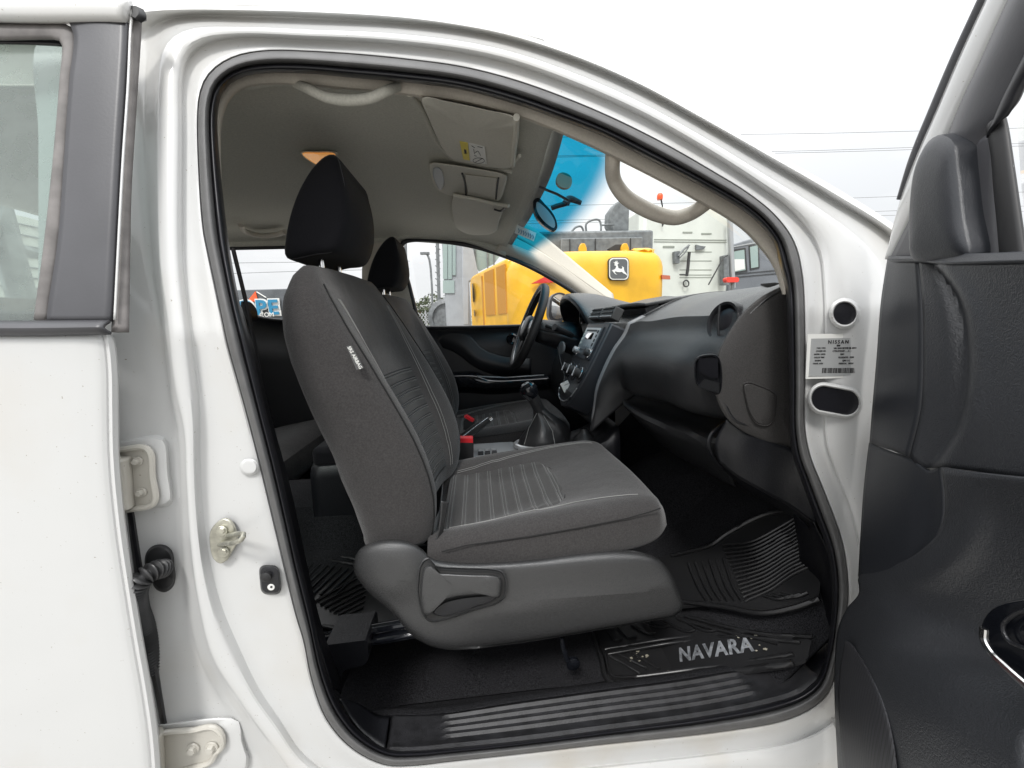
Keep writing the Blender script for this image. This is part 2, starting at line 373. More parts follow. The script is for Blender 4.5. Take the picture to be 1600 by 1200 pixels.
# --- rings around the front door opening, in photograph pixels, star-shaped about RC
RC = (800, 620); NR = 300
W0 = [(309,180),(313,145),(324,120),(345,100),(375,86),(420,79),(480,80),(560,85),(640,93),(720,104),(800,124),(880,152),(960,186),(1040,226),(1110,266),(1170,303),(1212,338),(1240,378),(1253,430),(1257,520),(1257,600),(1257,670),(1266,715),(1282,755),(1298,795),(1314,840),(1322,880),(1325,930),(1318,985),(1307,1042),(1295,1081),(1267,1107),(1225,1126),(1120,1144),(940,1163),(810,1178),(700,1190),(647,1196),(602,1195),(550,1169),(510,1123),(487,1060),(475,1000),(463,960),(431,827),(407,728),(384,640),(370,590),(356,540),(340,465),(325,395),(318,360),(311,270)]
W2 = [(340,180),(348,144),(369,125),(399,116),(480,115),(545,121),(645,130),(720,140),(803,162),(866,184),(940,212),(1023,254),(1107,297),(1173,338),(1207,376),(1219,417),(1227,450),(1232,575),(1236,700),(1250,745),(1270,800),(1290,850),(1299,900),(1299,960),(1291,1020),(1275,1062),(1250,1082),(1200,1098),(1100,1118),(940,1140),(810,1157),(700,1168),(650,1172),(607,1170),(562,1143),(530,1100),(510,1050),(497,1000),(485,940),(470,880),(455,810),(435,720),(415,640),(400,575),(390,533),(376,480),(359,390),(350,320),(343,250)]
B1 = [(283,400),(283,200),(284,120),(295,85),(320,66),(370,57),(480,60),(600,66),(720,80),(800,98),(900,134),(1000,178),(1100,234),(1180,285),(1240,330),(1280,385),(1290,450),(1292,600),(1294,690),(1310,740),(1332,800),(1346,860),(1352,930),(1346,1000),(1335,1060),(1315,1120),(1250,1160),(1120,1180),(940,1200),(800,1216),(650,1240),(590,1240),(530,1222),(470,1180),(435,1130),(400,1080),(370,1020),(340,950),(322,880),(312,800),(308,720),(308,640),(300,560),(290,480)]
B2 = [(247,400),(243,210),(245,120),(252,78),(270,55),(300,43),(380,41),(480,45),(600,50),(720,63),(800,80),(900,114),(1000,158),(1100,213),(1200,274),(1290,330),(1360,385),(1385,430),(1390,520),(1392,640),(1395,760),(1400,860),(1400,1000),(1400,1120),(1360,1230),(1120,1240),(940,1260),(800,1280),(650,1300),(560,1290),(480,1240),(430,1175),(375,1100),(330,1030),(306,930),(296,850),(290,750),(287,680),(271,600),(260,500)]
B3 = [(232,400),(222,210),(226,110),(240,60),(262,36),(300,28),(380,29),(480,32),(620,38),(720,49),(800,66),(900,99),(1000,142),(1100,197),(1200,256),(1300,315),(1388,372),(1412,420),(1415,520),(1418,640),(1420,760),(1425,860),(1425,1000),(1425,1120),(1400,1260),(1120,1270),(940,1290),(800,1310),(650,1330),(520,1320),(440,1265),(400,1200),(345,1115),(305,1035),(282,930),(278,850),(276,750),(272,680),(258,600),(246,500)]
B3b = [(150,400),(150,210),(150,110),(190,52),(250,26),(300,20),(380,20),(480,23),(620,31),(720,43),(800,60),(900,92),(1000,135),(1100,190),(1200,248),(1300,307),(1392,366),(1440,420),(1440,520),(1445,640),(1450,760),(1450,860),(1450,1000),(1450,1120),(1430,1290),(1120,1300),(940,1320),(800,1340),(650,1360),(460,1380),(380,1340),(330,1270),(255,1180),(225,1060),(205,950),(198,850),(195,750),(190,680),(180,600),(165,500)]
B4 = [(60,400),(60,210),(60,60),(150,3),(250,5),(300,7),(380,9),(480,11),(620,19),(720,33),(800,49),(900,82),(1000,125),(1100,179),(1200,234),(1300,290),(1396,350),(1460,400),(1470,520),(1480,640),(1480,760),(1480,860),(1480,1000),(1480,1120),(1460,1330),(1120,1340),(940,1360),(800,1380),(650,1400),(400,1450),(300,1400),(230,1340),(150,1240),(110,1060),(90,950),(90,850),(90,750),(80,680),(70,600),(60,500)]
def star(lst):
    d = cr([(x, y, 0) for x, y in lst], 900, True)
    a = [math.atan2(p.y-RC[1], p.x-RC[0]) for p in d]
    res = []
    angs = [2*math.pi*k/NR-math.pi for k in range(NR)]
    pts = sorted(zip(a, [((p.x-RC[0])**2+(p.y-RC[1])**2)**.5 for p in d]))
    pts = [(pts[-1][0]-2*math.pi, pts[-1][1])]+pts+[(pts[0][0]+2*math.pi, pts[0][1])]
    j = 0
    for t in angs:
        while pts[j+1][0] < t: j += 1
        (a0, r0_), (a1, r1_) = pts[j], pts[j+1]
        rr = r0_+(r1_-r0_)*((t-a0)/max(1e-9, a1-a0))
        res.append((RC[0]+math.cos(t)*rr, RC[1]+math.sin(t)*rr))
    return res
def r3(ring, dy): return [PT(x, y, dy(x, y) if callable(dy) else dy) for x, y in ring]
def mixr(a, b, t): return [(p[0]+(q[0]-p[0])*t, p[1]+(q[1]-p[1])*t) for p, q in zip(a, b)]
sW0, sW2, sB1, sB2, sB3, sB3b, sB4 = map(star, (W0, W2, B1, B2, B3, B3b, B4))
def sm(rows, k):     # smooth extra rows between 3D rings
    n = k*(len(rows)-1)+1; cols = []
    for j in range(len(rows[0])):
        c = []
        for i in range(len(rows)-1):
            g = lambda q: rows[max(0, min(len(rows)-1, q))][j]
            a, b, c_, d = g(i-1), g(i), g(i+1), g(i+2)
            for s in range(k):
                t = s/k; c.append(.5*((2*b)+(c_-a)*t+(2*a-5*b+4*c_-d)*t*t+(3*b-a-3*c_+d)*t**3))
        c.append(rows[-1][j]); cols.append(c)
    return [[cols[j][i] for j in range(len(cols))] for i in range(n)]
rings = [r3(mixr(sW0, sW2, .12), .03), r3(mixr(sW0, sW2, .02), .006), r3(mixr(sW0, sB1, .12), 0), r3(mixr(sW0, sB1, .5), .004),
         r3(mixr(sW0, sB1, .88), .004), r3(sB1, -.004), r3(mixr(sB1, sB2, .3), -.012), r3(mixr(sB1, sB2, .85), -.013), r3(sB2, -.006),
         r3(mixr(sB2, sB3, .5), .006), r3(sB3, .014), r3(mixr(sB3, sB3b, .5), .014), r3(sB3b, .004), r3(mixr(sB3b, sB4, .4), -.006), r3(sB4, -.002)]
mb = MB(); mb.grid(sm(rings, 3), closed_u=True)
body = mb.build('body_side', 'paint', truck, recalc=False)
# the shell behind the ring: pillar box (inner side), so that the body has depth
mb = MB(); mb.grid([r3(sW2, .035), r3(mixr(sW0, sB1, .6), .04), r3(sB2, .045)], closed_u=True); mb.build('inner_pillar_panel', 'plastd', truck, recalc=False)

# weatherstrip: outer soft lip and inner bulb
prof = [(0.0, .010), (.04, -.004), (.12, -.012), (.30, -.015), (.46, -.011), (.57, -.001)]
mb = MB(); mb.grid(sm([r3(mixr(sW0, sW2, t), d) for t, d in prof], 3), closed_u=True); seal = mb.build('weatherstrip', 'seal', truck, recalc=False)
prof = [(.54, .002), (.59, -.002), (.68, -.005), (.80, -.002), (.92, .008), (1.0, .03), (1.0, .05)]
mb = MB(); mb.grid(sm([r3(mixr(sW0, sW2, t), d) for t, d in prof], 3), closed_u=True); mb.build('seal_bulb', 'sealdark', seal, recalc=False)

# --- roof skin from the near rail over to the far rail (mirrored)
edge = [PT(x, y, -.002) for x, y in ((-700,-160),(-350,-80),(-100,-30),(60,-2),(150,3),(300,7),(480,11),(620,19),(720,33),(800,49),(850,64))]
rows = []
for t, h in ((0, 0), (.06, .018), (.2, .040), (.5, .055), (.8, .040), (.94, .018), (1, 0)):
    rows.append([p.lerp(mir(p), t)+Vector((0, 0, h)) for p in edge])
mb = MB(); mb.grid(patch(rows, 40, 4)); mb.build('roof', 'paint', truck, mods=(SOL(.004, 0),))
# far body side (outside of what the camera faces): lower skin and rails
mb = MB()
mb.box((-.25, 2*YM-.01, .95), (2.6, .04, .62)); mb.box((-.25, 2*YM-.01, .52), (2.6, .06, .14))
mb.build('far_body_side', 'paint', truck, mods=(BEV(.01),))
# bonnet, nose and windscreen cowl ahead of the dash
rows = [[Vector((.90, y, 1.335-.05*abs(y-YM)**2)), Vector((1.02, y, 1.31-.03*abs(y-YM)**2)), Vector((1.3, y, 1.30-.06*abs(y-YM)**2)), Vector((1.75, y, 1.24-.1*abs(y-YM)**2)), Vector((2.0, y, 1.10)), Vector((2.03, y, .6))] for y in (-.06, .1, .4, .74, 1.08, 1.38, 1.54)]
mb = MB(); mb.grid(patch(rows, 30, 5)); mb.build('bonnet', 'paint', truck, mods=(SOL(.01),))
rows = [[Vector((x, -.07, 1.28)), Vector((x, -.09, 1.1)), Vector((x, -.09, .75)), Vector((x, -.05, .5))] for x in (.80, 1.0, 1.5, 2.0)]
mb = MB(); mb.grid(patch(rows, 20, 5)); mb.build('front_wing', 'paint', truck, mods=(SOL(.02),))

# rear part of the truck beyond the rear door: cab corner, load bed, wheels
rows = []
for x in (-1.22, -1.35, -1.55, -1.70):
    rows.append([Vector((x, -.035, .52)), Vector((x, -.05, .9)), Vector((x, -.035, 1.30)), Vector((x, .0, 1.45)), Vector((x, .07, 1.70)), Vector((x, .12, 1.755))])
MB().grid(patch(rows, 24, 3)).build('cab_corner', 'paint', truck, mods=(SOL(.03),))
mb = MB(); mb.box((-2.55, -.02, .98), (1.62, .05, .66)); mb.box((-2.55, 1.50, .98), (1.62, .05, .66)); mb.box((-1.76, YM, .98), (.04, 1.46, .66)); mb.box((-3.34, YM, .98), (.04, 1.46, .66)); mb.box((-2.55, YM, .70), (1.6, 1.46, .04))
mb.build('load_bed', 'paint', truck, mods=(BEV(.015, 3),))
for x_, y_ in ((-2.45, .02), (-2.45, 1.46), (1.42, .02), (1.42, 1.46)):
    wh = MB().lathe((x_, y_, .38), (0, -1 if y_ < YM else 1, 0), [(.20, -.12), (.36, -.12), (.385, -.08), (.385, .08), (.36, .12), (.24, .12), (.235, .07)], 40).build('wheel', 'rubber', truck)
    MB().lathe((x_, y_, .38), (0, -1 if y_ < YM else 1, 0), [(.235, .07), (.20, .10), (.10, .09), (.05, .10)], 30).build('wheel_rim', 'silver', wh)
# --- hinge pillar (front): holes, plate
def on_side(px, py, d=-.004): return PT(px, py, d)
def pxdisc(mb_, px, py, rpx, dy, h=.001, ry=None, rot=0, n=28):
    """flat plate lying on the body side, given in pixels"""
    ry = ry or rpx; ringp = []
    for k in range(n):
        a = 2*math.pi*k/n; x, y = math.cos(a)*rpx, math.sin(a)*ry
        ringp.append(PT(px+x*math.cos(rot)-y*math.sin(rot), py+x*math.sin(rot)+y*math.cos(rot), dy))
    mb_.slab(ringp, [p+Vector((0, h, 0)) for p in ringp])
def stadium(px, py, a, b, rot, n=32):
    res = []
    for k in range(n):
        t = 2*math.pi*k/n; sx = (a-b) if math.cos(t) > 0 else -(a-b)
        x, y = sx+math.cos(t)*b, math.sin(t)*b
        res.append((px+x*math.cos(rot)-y*math.sin(rot), py+x*math.sin(rot)+y*math.cos(rot)))
    return res
def pressed_hole(name, ringfn, dy):
    """rolled white lip with a flat dark disc for the shaded hole"""
    rows = [[PT(x, y, d) for x, y in ringfn(k)] for k, d in ((1.42, dy+.004), (1.30, dy-.001), (1.16, dy-.005), (1.06, dy-.004), (1.0, dy-.001))]
    lip = MB().grid(sm(rows, 2), closed_u=True).build(name, 'paint', truck, recalc=False)
    rows = [[PT(x, y, d) for x, y in ringfn(1.0)] for d in (dy-.001, dy-.0008)]
    r_ = rows[0]; c = sum(r_, Vector())/len(r_)
    well = [r_, [p.lerp(c, .04)+Vector((0, .0005, 0)) for p in r_]]
    MB().grid(well, closed_u=True, cap=True).build('hole_shade', 'sealdark', lip, recalc=False)  # flat dark disc paints the shade inside the hole
pressed_hole('round_hole', lambda k: stadium(1320, 490, 17.5*k, 17.4*k, 0), -.017)
pressed_hole('slot_hole', lambda k: stadium(1305, 626, 37+16*(k-1), 19+16*(k-1), R(10)), -.017)

def flatrect(name, pts, dy, m, parent, th=.0006, seg=None):
    o3 = [PT(x, y, dy) for x, y in pts]
    return MB().slab(o3, [p+Vector((0, th, 0)) for p in o3]).build(name, m, parent, smooth=False)
plate = flatrect('data_plate', [(1268,529),(1348,528),(1345,586),(1264,588)], -.0125, 'label', truck, .0008)
flatrect('plate_film', [(1262,522),(1353,521),(1350,590),(1259,592)], -.0113, 'white', plate, .0008)
def writing(body_, px, py, size, parent, m='ink', dy=-.0129, right=(20, -.3), up=(0, -20), **k):
    o_ = PT(px, py, dy); x = PT(px+right[0], py+right[1], dy)-o_; y = PT(px+up[0], py+up[1], dy)-o_
    return text(body_, size, o_, x, y, m, 'plate_writing', parent, **k)
writing('NISSAN', 1310, 534.5, .0088, plate, spacing=1.35)
writing('4X4', 1310, 540, .0038, plate, bold=.0001)
rowsw = [(1283,544,'TYPE / TIPO','VIN 8AN BD33B 0JL 000000',1322), (1283,548.5,'CHASSIS NO.','CTRLRTD23F - - A - -',1316), (1281,553.5,'MODEL / MOD.','QM1',1316), (1280,558.5,'COLOR TRIM','YD25DDTi   2298',1322), (1278,563.5,'ENGINE','QM1 / G',1322), (1278,568,'TRANS. AXLE','FS6R31A   HG34',1322)]
for x, y, a, b_, xb in rowsw:
    writing(a, x, y, .0031, plate, thick=.0002, bold=.00006); writing(b_, xb, y, .0038, plate, thick=.0002, bold=.00008)
mb = MB(); x = 1285
while x < 1336:
    wd = random.choice((.5, .8, 1.3))
    a = [PT(x, 575, -.0129), PT(x+wd, 575, -.0129), PT(x+wd-.6, 583, -.0129), PT(x-.6, 583, -.0129)]
    mb.slab(a, [p+Vector((0, .0004, 0)) for p in a]); x += wd+random.choice((.5, .7, 1.0))
mb.build('barcode', 'ink', plate, smooth=False)

# small screws / spots in the sheet metal
def emboss(name, pts, dy0, dy1, m='paint', inset=.18, par_=truck, n=48):
    """raised pad: outline in pixels rising from dy0 to dy1"""
    cx = sum(p[0] for p in pts)/len(pts); cy = sum(p[1] for p in pts)/len(pts)
    base = cr([(x, y, 0) for x, y in pts], n, True)
    rows = []
    for t, d in ((0, dy0), (inset*.5, dy0+(dy1-dy0)*.35), (inset, dy0+(dy1-dy0)*.92), (inset*1.5, dy1), (.6, dy1)):
        rows.append([PT(p.x+(cx-p.x)*t, p.y+(cy-p.y)*t, d) for p in base])
    mb_ = MB().grid(rows, closed_u=True, cap=True)
    return mb_.build(name, m, par_, recalc=True)

# --- B pillar: hinge pads, hinges, striker, switch, grommet with conduit
def roundrect(x0, y0, x1, y1, r, skew=0, n=6):
    res = []
    for cx, cy, a0 in ((x1-r, y0+r, -90), (x1-r, y1-r, 0), (x0+r, y1-r, 90), (x0+r, y0+r, 180)):
        for k in range(n+1):
            a = R(a0+90*k/n); y = cy+r*math.sin(a); res.append((cx+r*math.cos(a)+skew*(y-y0)/(y1-y0), y))
    return res
emboss('hinge_pad', [(120,690),(190,682),(252,678),(262,684),(268,740),(272,788),(262,794),(200,796),(120,800)], .018, .002, inset=.13)
emboss('hinge_pad', [(120,1130),(250,1128),(340,1118),(380,1122),(386,1160),(395,1190),(380,1220),(120,1240)], .020, .002, inset=.10)
def hexbolt(mb_, px, py, rpx, dy, h=.006):
    c = PT(px, py, dy); r_ = (PT(px+rpx, py, dy)-c).length
    mb_.disc(c, (0, -1, 0), r_*1.45, .002, 20); mb_.disc(c+Vector((0, -.002, 0)), (0, -1, 0), r_*1.0, h, 6 if h > .005 else 20)
def hinge(pts, bolts, knuckle):
    b0 = [PT(x, y, -.002) for x, y in cr2(pts, 40)]
    h_ = MB().slab(b0, [p+Vector((0, .012, 0)) for p in b0]).build('door_hinge', 'paint_dirty', truck, mods=(BEV(.0025, 3, 30),))
    rim = MB().tube([PT(x, y, -.004) for x, y in pts[:-1]], .0045, 8, res=40).build('hinge_flange', 'paint_dirty', h_)
    mb_ = MB()
    for (x, y, r_) in bolts: hexbolt(mb_, x, y, r_, -.004)
    mb_.build('hinge_bolt' if len(bolts) == 1 else 'hinge_bolts', 'paint_dirty', h_) if False else None
    for (x, y, r_) in bolts:
        b_ = MB(); hexbolt(b_, x, y, r_, -.003); b_.build('bolt', 'paint_dirty', h_, flat=30)
    a, c = PT(knuckle[0], knuckle[1], -.012), PT(knuckle[2], knuckle[3], -.012)
    MB().tube([a, c], .016, 16).build('hinge_knuckle', 'paint_dirty', h_, mods=(BEV(.003),))
def cr2(pts, n): return [(p.x, p.y) for p in cr([(x, y, 0) for x, y in pts], n, True)]
hinge([(170,707),(200,701),(226,699),(235,708),(238,745),(243,780),(236,790),(212,795),(170,800),(165,750)], [(216,720,5.5),(222,769,5.5)], (181,715,188,795))
hinge([(235,1150),(262,1144),(300,1141),(332,1136),(346,1148),(347,1168),(338,1176),(330,1190),(300,1200),(262,1208),(235,1204),(228,1175)], [(302,1169,7),(331,1167,7)], (236,1148,240,1235))
emboss('pillar_plug', stadium(389, 730, 15, 13, 0, 16), -.004, -.007, inset=.25)
# striker
st = MB(); sp = [PT(x, y, -.006) for x, y in cr2([(340,815),(352,811),(362,818),(368,832),(370,848),(362,862),(352,878),(342,881),(332,872),(327,850),(328,830)], 30)]
st.slab(sp, [p+Vector((0, .005, 0)) for p in sp]); strk = st.build('door_striker', 'steel', truck, mods=(BEV(.0015),))
lp = [P(343,851,-.008), P(352,849,-.025), P(366,848,-.045), P(378,842,-.055), P(381,836,-.052), P(374,834,-.042), P(362,836,-.022), P(355,837,-.008)]
MB().tube(lp, .0036, 10, res=34).build('striker_loop', 'steel', strk)
for x, y in ((347,829),(350,862)):
    b_ = MB(); b_.disc(PT(x, y, -.0065), (0, -1, 0), .0085, .003, 20); b_.disc(PT(x, y, -.0095), (0, -1, 0), .005, .002, 6); b_.build('bolt', 'steel', strk)
# courtesy light switch
sw = emboss('door_switch', roundrect(404, 883, 436, 929, 10, 4), -.004, -.012, 'plast', .12, n=40)
MB().disc(PT(418,899,-.011), (0,-1,0), .008, .008, 20, .005).build('switch_plunger', 'rubber', sw)
b_ = MB(); b_.disc(PT(424,917,-.0115), (0,-1,0), .0055, .0015, 18); b_.build('screw', 'white', sw); 
b_ = MB(); b_.disc(PT(424,917,-.0132), (0,-1,0), .002, .0008, 6); b_.build('screw_socket', 'ink', sw)
# grommet + corrugated conduit
gr = emboss('cable_grommet', [(225,868),(232,856),(245,850),(260,852),(270,862),(273,885),(275,905),(270,918),(258,926),(244,922),(234,905),(226,890)], .016, .002, 'rubber', .14)
cpath = cr([PT(256,888,-.004), PT(240,892,-.022), PT(224,902,-.034), PT(213,922,-.034), PT(214,950,-.020), PT(224,980,-.002), PT(230,1010,.004), PT(234,1050,.010)], 620)
mb = MB(); mb.tube(cpath, lambda t: .0112+.0036*math.sin(t*2*math.pi*44), 14); mb.build('cable_conduit', 'grille_frame', gr)
# dark rear door seal seen in the gap
mb = MB(); rows = [[PT(x, y, .012) for x, y in ((192,790),(200,840),(212,920),(226,1010),(246,1110),(262,1200))], [PT(x, y, .004) for x, y in ((204,790),(210,840),(222,920),(237,1010),(253,1110),(270,1200))], [PT(x, y, .012) for x, y in ((209,790),(216,840),(227,920),(241,1010),(257,1110),(273,1200))]]
mb.grid(patch(rows, 40, 5)); mb.build('rear_door_seal', 'sealdark', truck, mods=(SOL(.003),))

# roll bar behind the cab, seen through the rear glass
rb = MB()
for a_, b_, r_ in (((-6,322),(36,470),.045),((-30,372),(62,398),.022),((-60,440),(-6,322),.04)): rb.tube([PX(*a_, -1.95), PX(*b_, -1.95)], r_, 8)
rb.build('roll_bar', mat('galvanised', (.20,.22,.21), .5, noise=(20,.4)), truck)
# ------------------------------------------------------------ rear door (left of the picture), hung a little open
def PR(x, y, d=0): return PT(x, y, -.045+d)
edge_l = [(173,521),(178,540),(182,580),(183,640),(184,700),(188,760),(197,840),(209,920),(222,1000),(236,1080),(246,1150),(252,1230),(258,1300)]
rows = []
for off, d in ((0, .03), (0, .006), (-2, -.002), (-7, -.006), (-12, -.003), (-17, -.006), (-24, -.008), (-60, -.010), (-250, -.010), (-600, -.008), (-640, .0)):
    rows.append([PR(x+off, y, d) for x, y in edge_l])
mb = MB(); mb.grid(patch(rows, 60, 4, curve_v=False))
rdoor = mb.build('rear_door', 'paint', truck, recalc=False, mods=(SOL(.002, -1),))
# pressed feature below the belt
emboss_pts = [(-120,560),(40,548),(140,545),(128,575),(112,612),(95,619),(40,621),(-120,624)]
# top frame white, black pillar applique, glass channel, belt moulding
def strip(name, A, B, d, m, parent, nv=4, bulge=0, nu=40, th=.003, T=PT):
    a = cr([T(x, y, d) for x, y in A], nu); b = cr([T(x, y, d) for x, y in B], nu); rows = []
    for k in range(nv+1):
        t = k/nv; rows.append([p.lerp(q, t)+Vector((0, -bulge*math.sin(math.pi*t), 0)) for p, q in zip(a, b)])
    return MB().grid(rows).build(name, m, parent, mods=(SOL(th, 0),) if th else ())
strip('window_top_frame', [(-300,-25),(0,6),(204,10),(211,16)], [(-300,12),(0,36),(198,37),(203,37)], -.052, 'paint', rdoor, bulge=.006, th=.02)
strip('pillar_trim', [(112,38),(119,60),(112,130),(104,250),(94,380),(79,480),(77,502)], [(201,37),(200,60),(196,130),(188,250),(181,380),(176,480),(174,502)], -.054, 'appl', rdoor, nv=8, bulge=.002, nu=60, th=.006)
strip('frame_bead', [(205,14),(203,37),(199,130),(191,250),(184,380),(178,500)], [(209,16),(206,37),(202,130),(194,250),(187,380),(181,500)], -.056, 'paint', rdoor, nv=2, th=.002)
strip('frame_rubber', [(209,18),(207,37),(203,90),(198,180),(190,300),(183,420),(177,519)], [(222,20),(221,40),(218,90),(212,180),(205,300),(203,420),(202,519)], -.044, 'rubgray', rdoor, nv=6, bulge=.006, nu=60, th=.004)
strip('rubber_cap', [(207,14),(209,19),(208,30)], [(224,18),(229,30),(221,36)], -.052, 'rubber', rdoor, nv=3, bulge=.005, th=.006)
# glass run channel: around the window corner
ch_o = [(-300,30),(0,39),(80,39),(108,41),(118,54),(113,130),(104,250),(94,380),(80,470),(76,503)]
ch_i = [(-300,60),(0,63),(70,62),(92,63),(99,68),(96,130),(86,250),(72,380),(60,470),(56,500)]
strip('glass_channel', ch_o, ch_i, -.049, 'rubgray', rdoor, nv=5, bulge=.004, nu=70, th=.004)
strip('channel_lip', [(-300,50),(0,50),(70,52),(95,60)], [(-300,68),(0,68),(70,70),(98,72)], -.040, 'sealdark', rdoor, nv=3, th=.003)
strip('belt_moulding', [(-300,500),(0,503),(60,503),(172,502)], [(-300,524),(0,523),(60,523),(174,521)], -.060, 'appl', rdoor, nv=6, bulge=.010, th=.004)
strip('door_glass', [(-300,50),(0,52),(100,55)], [(-300,505),(0,505),(80,505)], -.040, 'gveil', rdoor, nv=2, th=0)
strip('rear_frame_post', [(-290,30),(-300,250),(-310,505)], [(-400,10),(-410,250),(-420,520)], -.050, 'appl', rdoor, nv=3, th=.02)
# ------------------------------------------------------------ front door, swung open on the right
DH = P(1352, 600, -.02); PHI = R(68)
DU = Vector((-math.cos(PHI), -math.sin(PHI), 0)); DN = Vector((-math.sin(PHI), math.cos(PHI), 0))
def PD(px, py, off=0): return Pplane(px, py, DH+DN*off, DN)
def dpatch(name, rows, m, parent, nu=30, nv=6, th=.004, curve_v=True, label=None):
    return MB().grid(patch([[PD(*q) for q in r_] for r_ in rows], nu, nv, curve_v=curve_v)).build(name, m, parent, mods=(SOL(th, 0),), label=label)
# painted door shell behind the trim
z0, z1 = .52, 1.30
_edge = True
def dw(s, z, off): return DH*1 + DU*s + DN*off + Vector((0, 0, z-DH.z))
rows = [[dw(s, z, -.03-(.05 if .6 < z < 1.2 else .02)) for s in (-.02, .1, .4, .8, 1.0)] for z in (.5, .6, .8, 1.0, 1.2, 1.32)]
fdoor = MB().grid(patch(rows, 20, 4)).build('front_door', 'paint', truck, mods=(SOL(.004),))
for nm_, s0_, s1_ in (('door_rear_edge', 1.0, 1.0),):
    MB().grid([[dw(1.0, z, o) for z in (.5, .7, 1.0, 1.32)] for o in (-.11, -.06, 0, .02)]).build(nm_, 'paint', fdoor, mods=(SOL(.004),))
MB().grid([[dw(s, 1.315, o) for s in (.16, .3, .7, 1.0)] for o in (-.10, -.07, -.04, -.014)]).build('door_top_edge', 'doorhard', fdoor, mods=(SOL(.004),))
MB().grid([[dw(s, .50, o) for s in (-.02, .3, .7, 1.0)] for o in (-.10, -.07, -.04, -.014)]).build('door_bottom_edge', 'paint', fdoor, mods=(SOL(.004),))
MB().grid([[dw(s, z, -.002) for s in (.40, .7, 1.0)] for z in (.52, .9, 1.31)]).build('rear_trim', 'doortrim', fdoor, mods=(SOL(.004),))
# upper trim
T1 = dpatch('upper_trim', [[(1389,404,.0),(1379,470,.0),(1372,560,.0),(1365,640,.0),(1361,692,.0)], [(1412,404,.008),(1405,470,.008),(1400,560,.008),(1395,640,.008),(1390,702,.008)], [(1436,405,.010),(1442,470,.010),(1444,560,.010),(1440,640,.010),(1422,714,.010)]], 'doorhard', fdoor)
T2 = dpatch('armrest_panel', [[(1438,405,.012),(1444,470,.012),(1446,560,.012),(1442,640,.012),(1424,715,.012)], [(1452,408,.010),(1478,470,.008),(1490,560,.006),(1482,640,.004),(1440,730,.006)],
   [(1460,410,.008),(1500,470,.0),(1512,560,.0),(1503,650,.0),(1456,731,.004)], [(1472,411,.022),(1514,475,.026),(1527,560,.026),(1514,655,.026),(1474,729,.020)],
   [(1500,411,.024),(1545,480,.024),(1560,560,.024),(1548,660,.024),(1510,734,.020)], [(1640,405,.030),(1680,480,.026),(1690,560,.024),(1690,660,.024),(1690,760,.020)]], 'doortrim', fdoor, nv=8)
T2['label'] = 'padded upper door panel with a curved crease'
dpatch('belt_trim', [[(1390,402,.006),(1440,402,.012),(1500,398,.02),(1560,397,.025),(1700,390,.03)], [(1389,407,.012),(1440,408,.018),(1470,413,.024),(1530,412,.03),(1700,408,.036)]], 'doorhard', fdoor, th=.006)
# lower corner wedge and main lower trim
dpatch('corner_trim', [[(1360,692,.0),(1352,760,.0),(1347,830,.0),(1343,901,.0)], [(1392,705,.006),(1390,770,.006),(1384,840,.006),(1372,900,.004)], [(1424,716,.008),(1424,780,.008),(1418,850,.008),(1405,888,.006)],
   [(1452,735,.008),(1458,790,.006),(1450,840,.006),(1436,868,.006)], [(1473,729,.010),(1478,770,.008),(1477,810,.008),(1466,842,.008)]], 'doorhard', fdoor)
dpatch('lower_trim', [[(1474,730,0.0240),(1480,780,0.0180),(1474,826,0.0120),(1440,862,0.0090),(1400,884,0.0060),(1343,903,0.0000),(1345,925,0.0000),(1325,952,0.0000),(1311,985,0.0000),(1306,1040,0.0000),(1306,1100,0.0000),(1310,1180,0.0000),(1316,1300,0.0000)],
  [(1510,736,0.0300),(1515,790,0.0210),(1510,840,0.0180),(1480,880,0.0150),(1440,905,0.0120),(1390,925,0.0090),(1375,945,0.0120),(1352,968,0.0120),(1335,1000,0.0150),(1330,1050,0.0180),(1335,1110,0.0180),(1345,1180,0.0180),(1360,1300,0.0180)],
  [(1560,742,0.0330),(1562,800,0.0180),(1556,860,0.0090),(1530,905,0.0030),(1495,940,0.0000),(1450,965,0.0060),(1425,985,0.0180),(1395,1005,0.0270),(1378,1040,0.0330),(1375,1080,0.0360),(1385,1130,0.0360),(1400,1200,0.0360),(1420,1320,0.0360)],
  [(1640,750,0.0360),(1640,810,0.0180),(1640,880,0.0030),(1620,950,-0.0096),(1590,1000,-0.0128),(1540,1030,0.0000),(1500,1050,0.0210),(1475,1075,0.0330),(1465,1100,0.0390),(1470,1130,0.0420),(1480,1180,0.0420),(1495,1240,0.0420),(1520,1340,0.0420)],
  [(1760,760,0.0360),(1760,830,0.0180),(1760,910,0.0000),(1760,980,-0.0160),(1740,1050,-0.0192),(1700,1100,-0.0064),(1650,1130,0.0180),(1620,1150,0.0300),(1610,1180,0.0390),(1615,1210,0.0420),(1620,1240,0.0420),(1630,1290,0.0420),(1650,1360,0.0420)]], 'doortrim', fdoor, nu=90, nv=8)
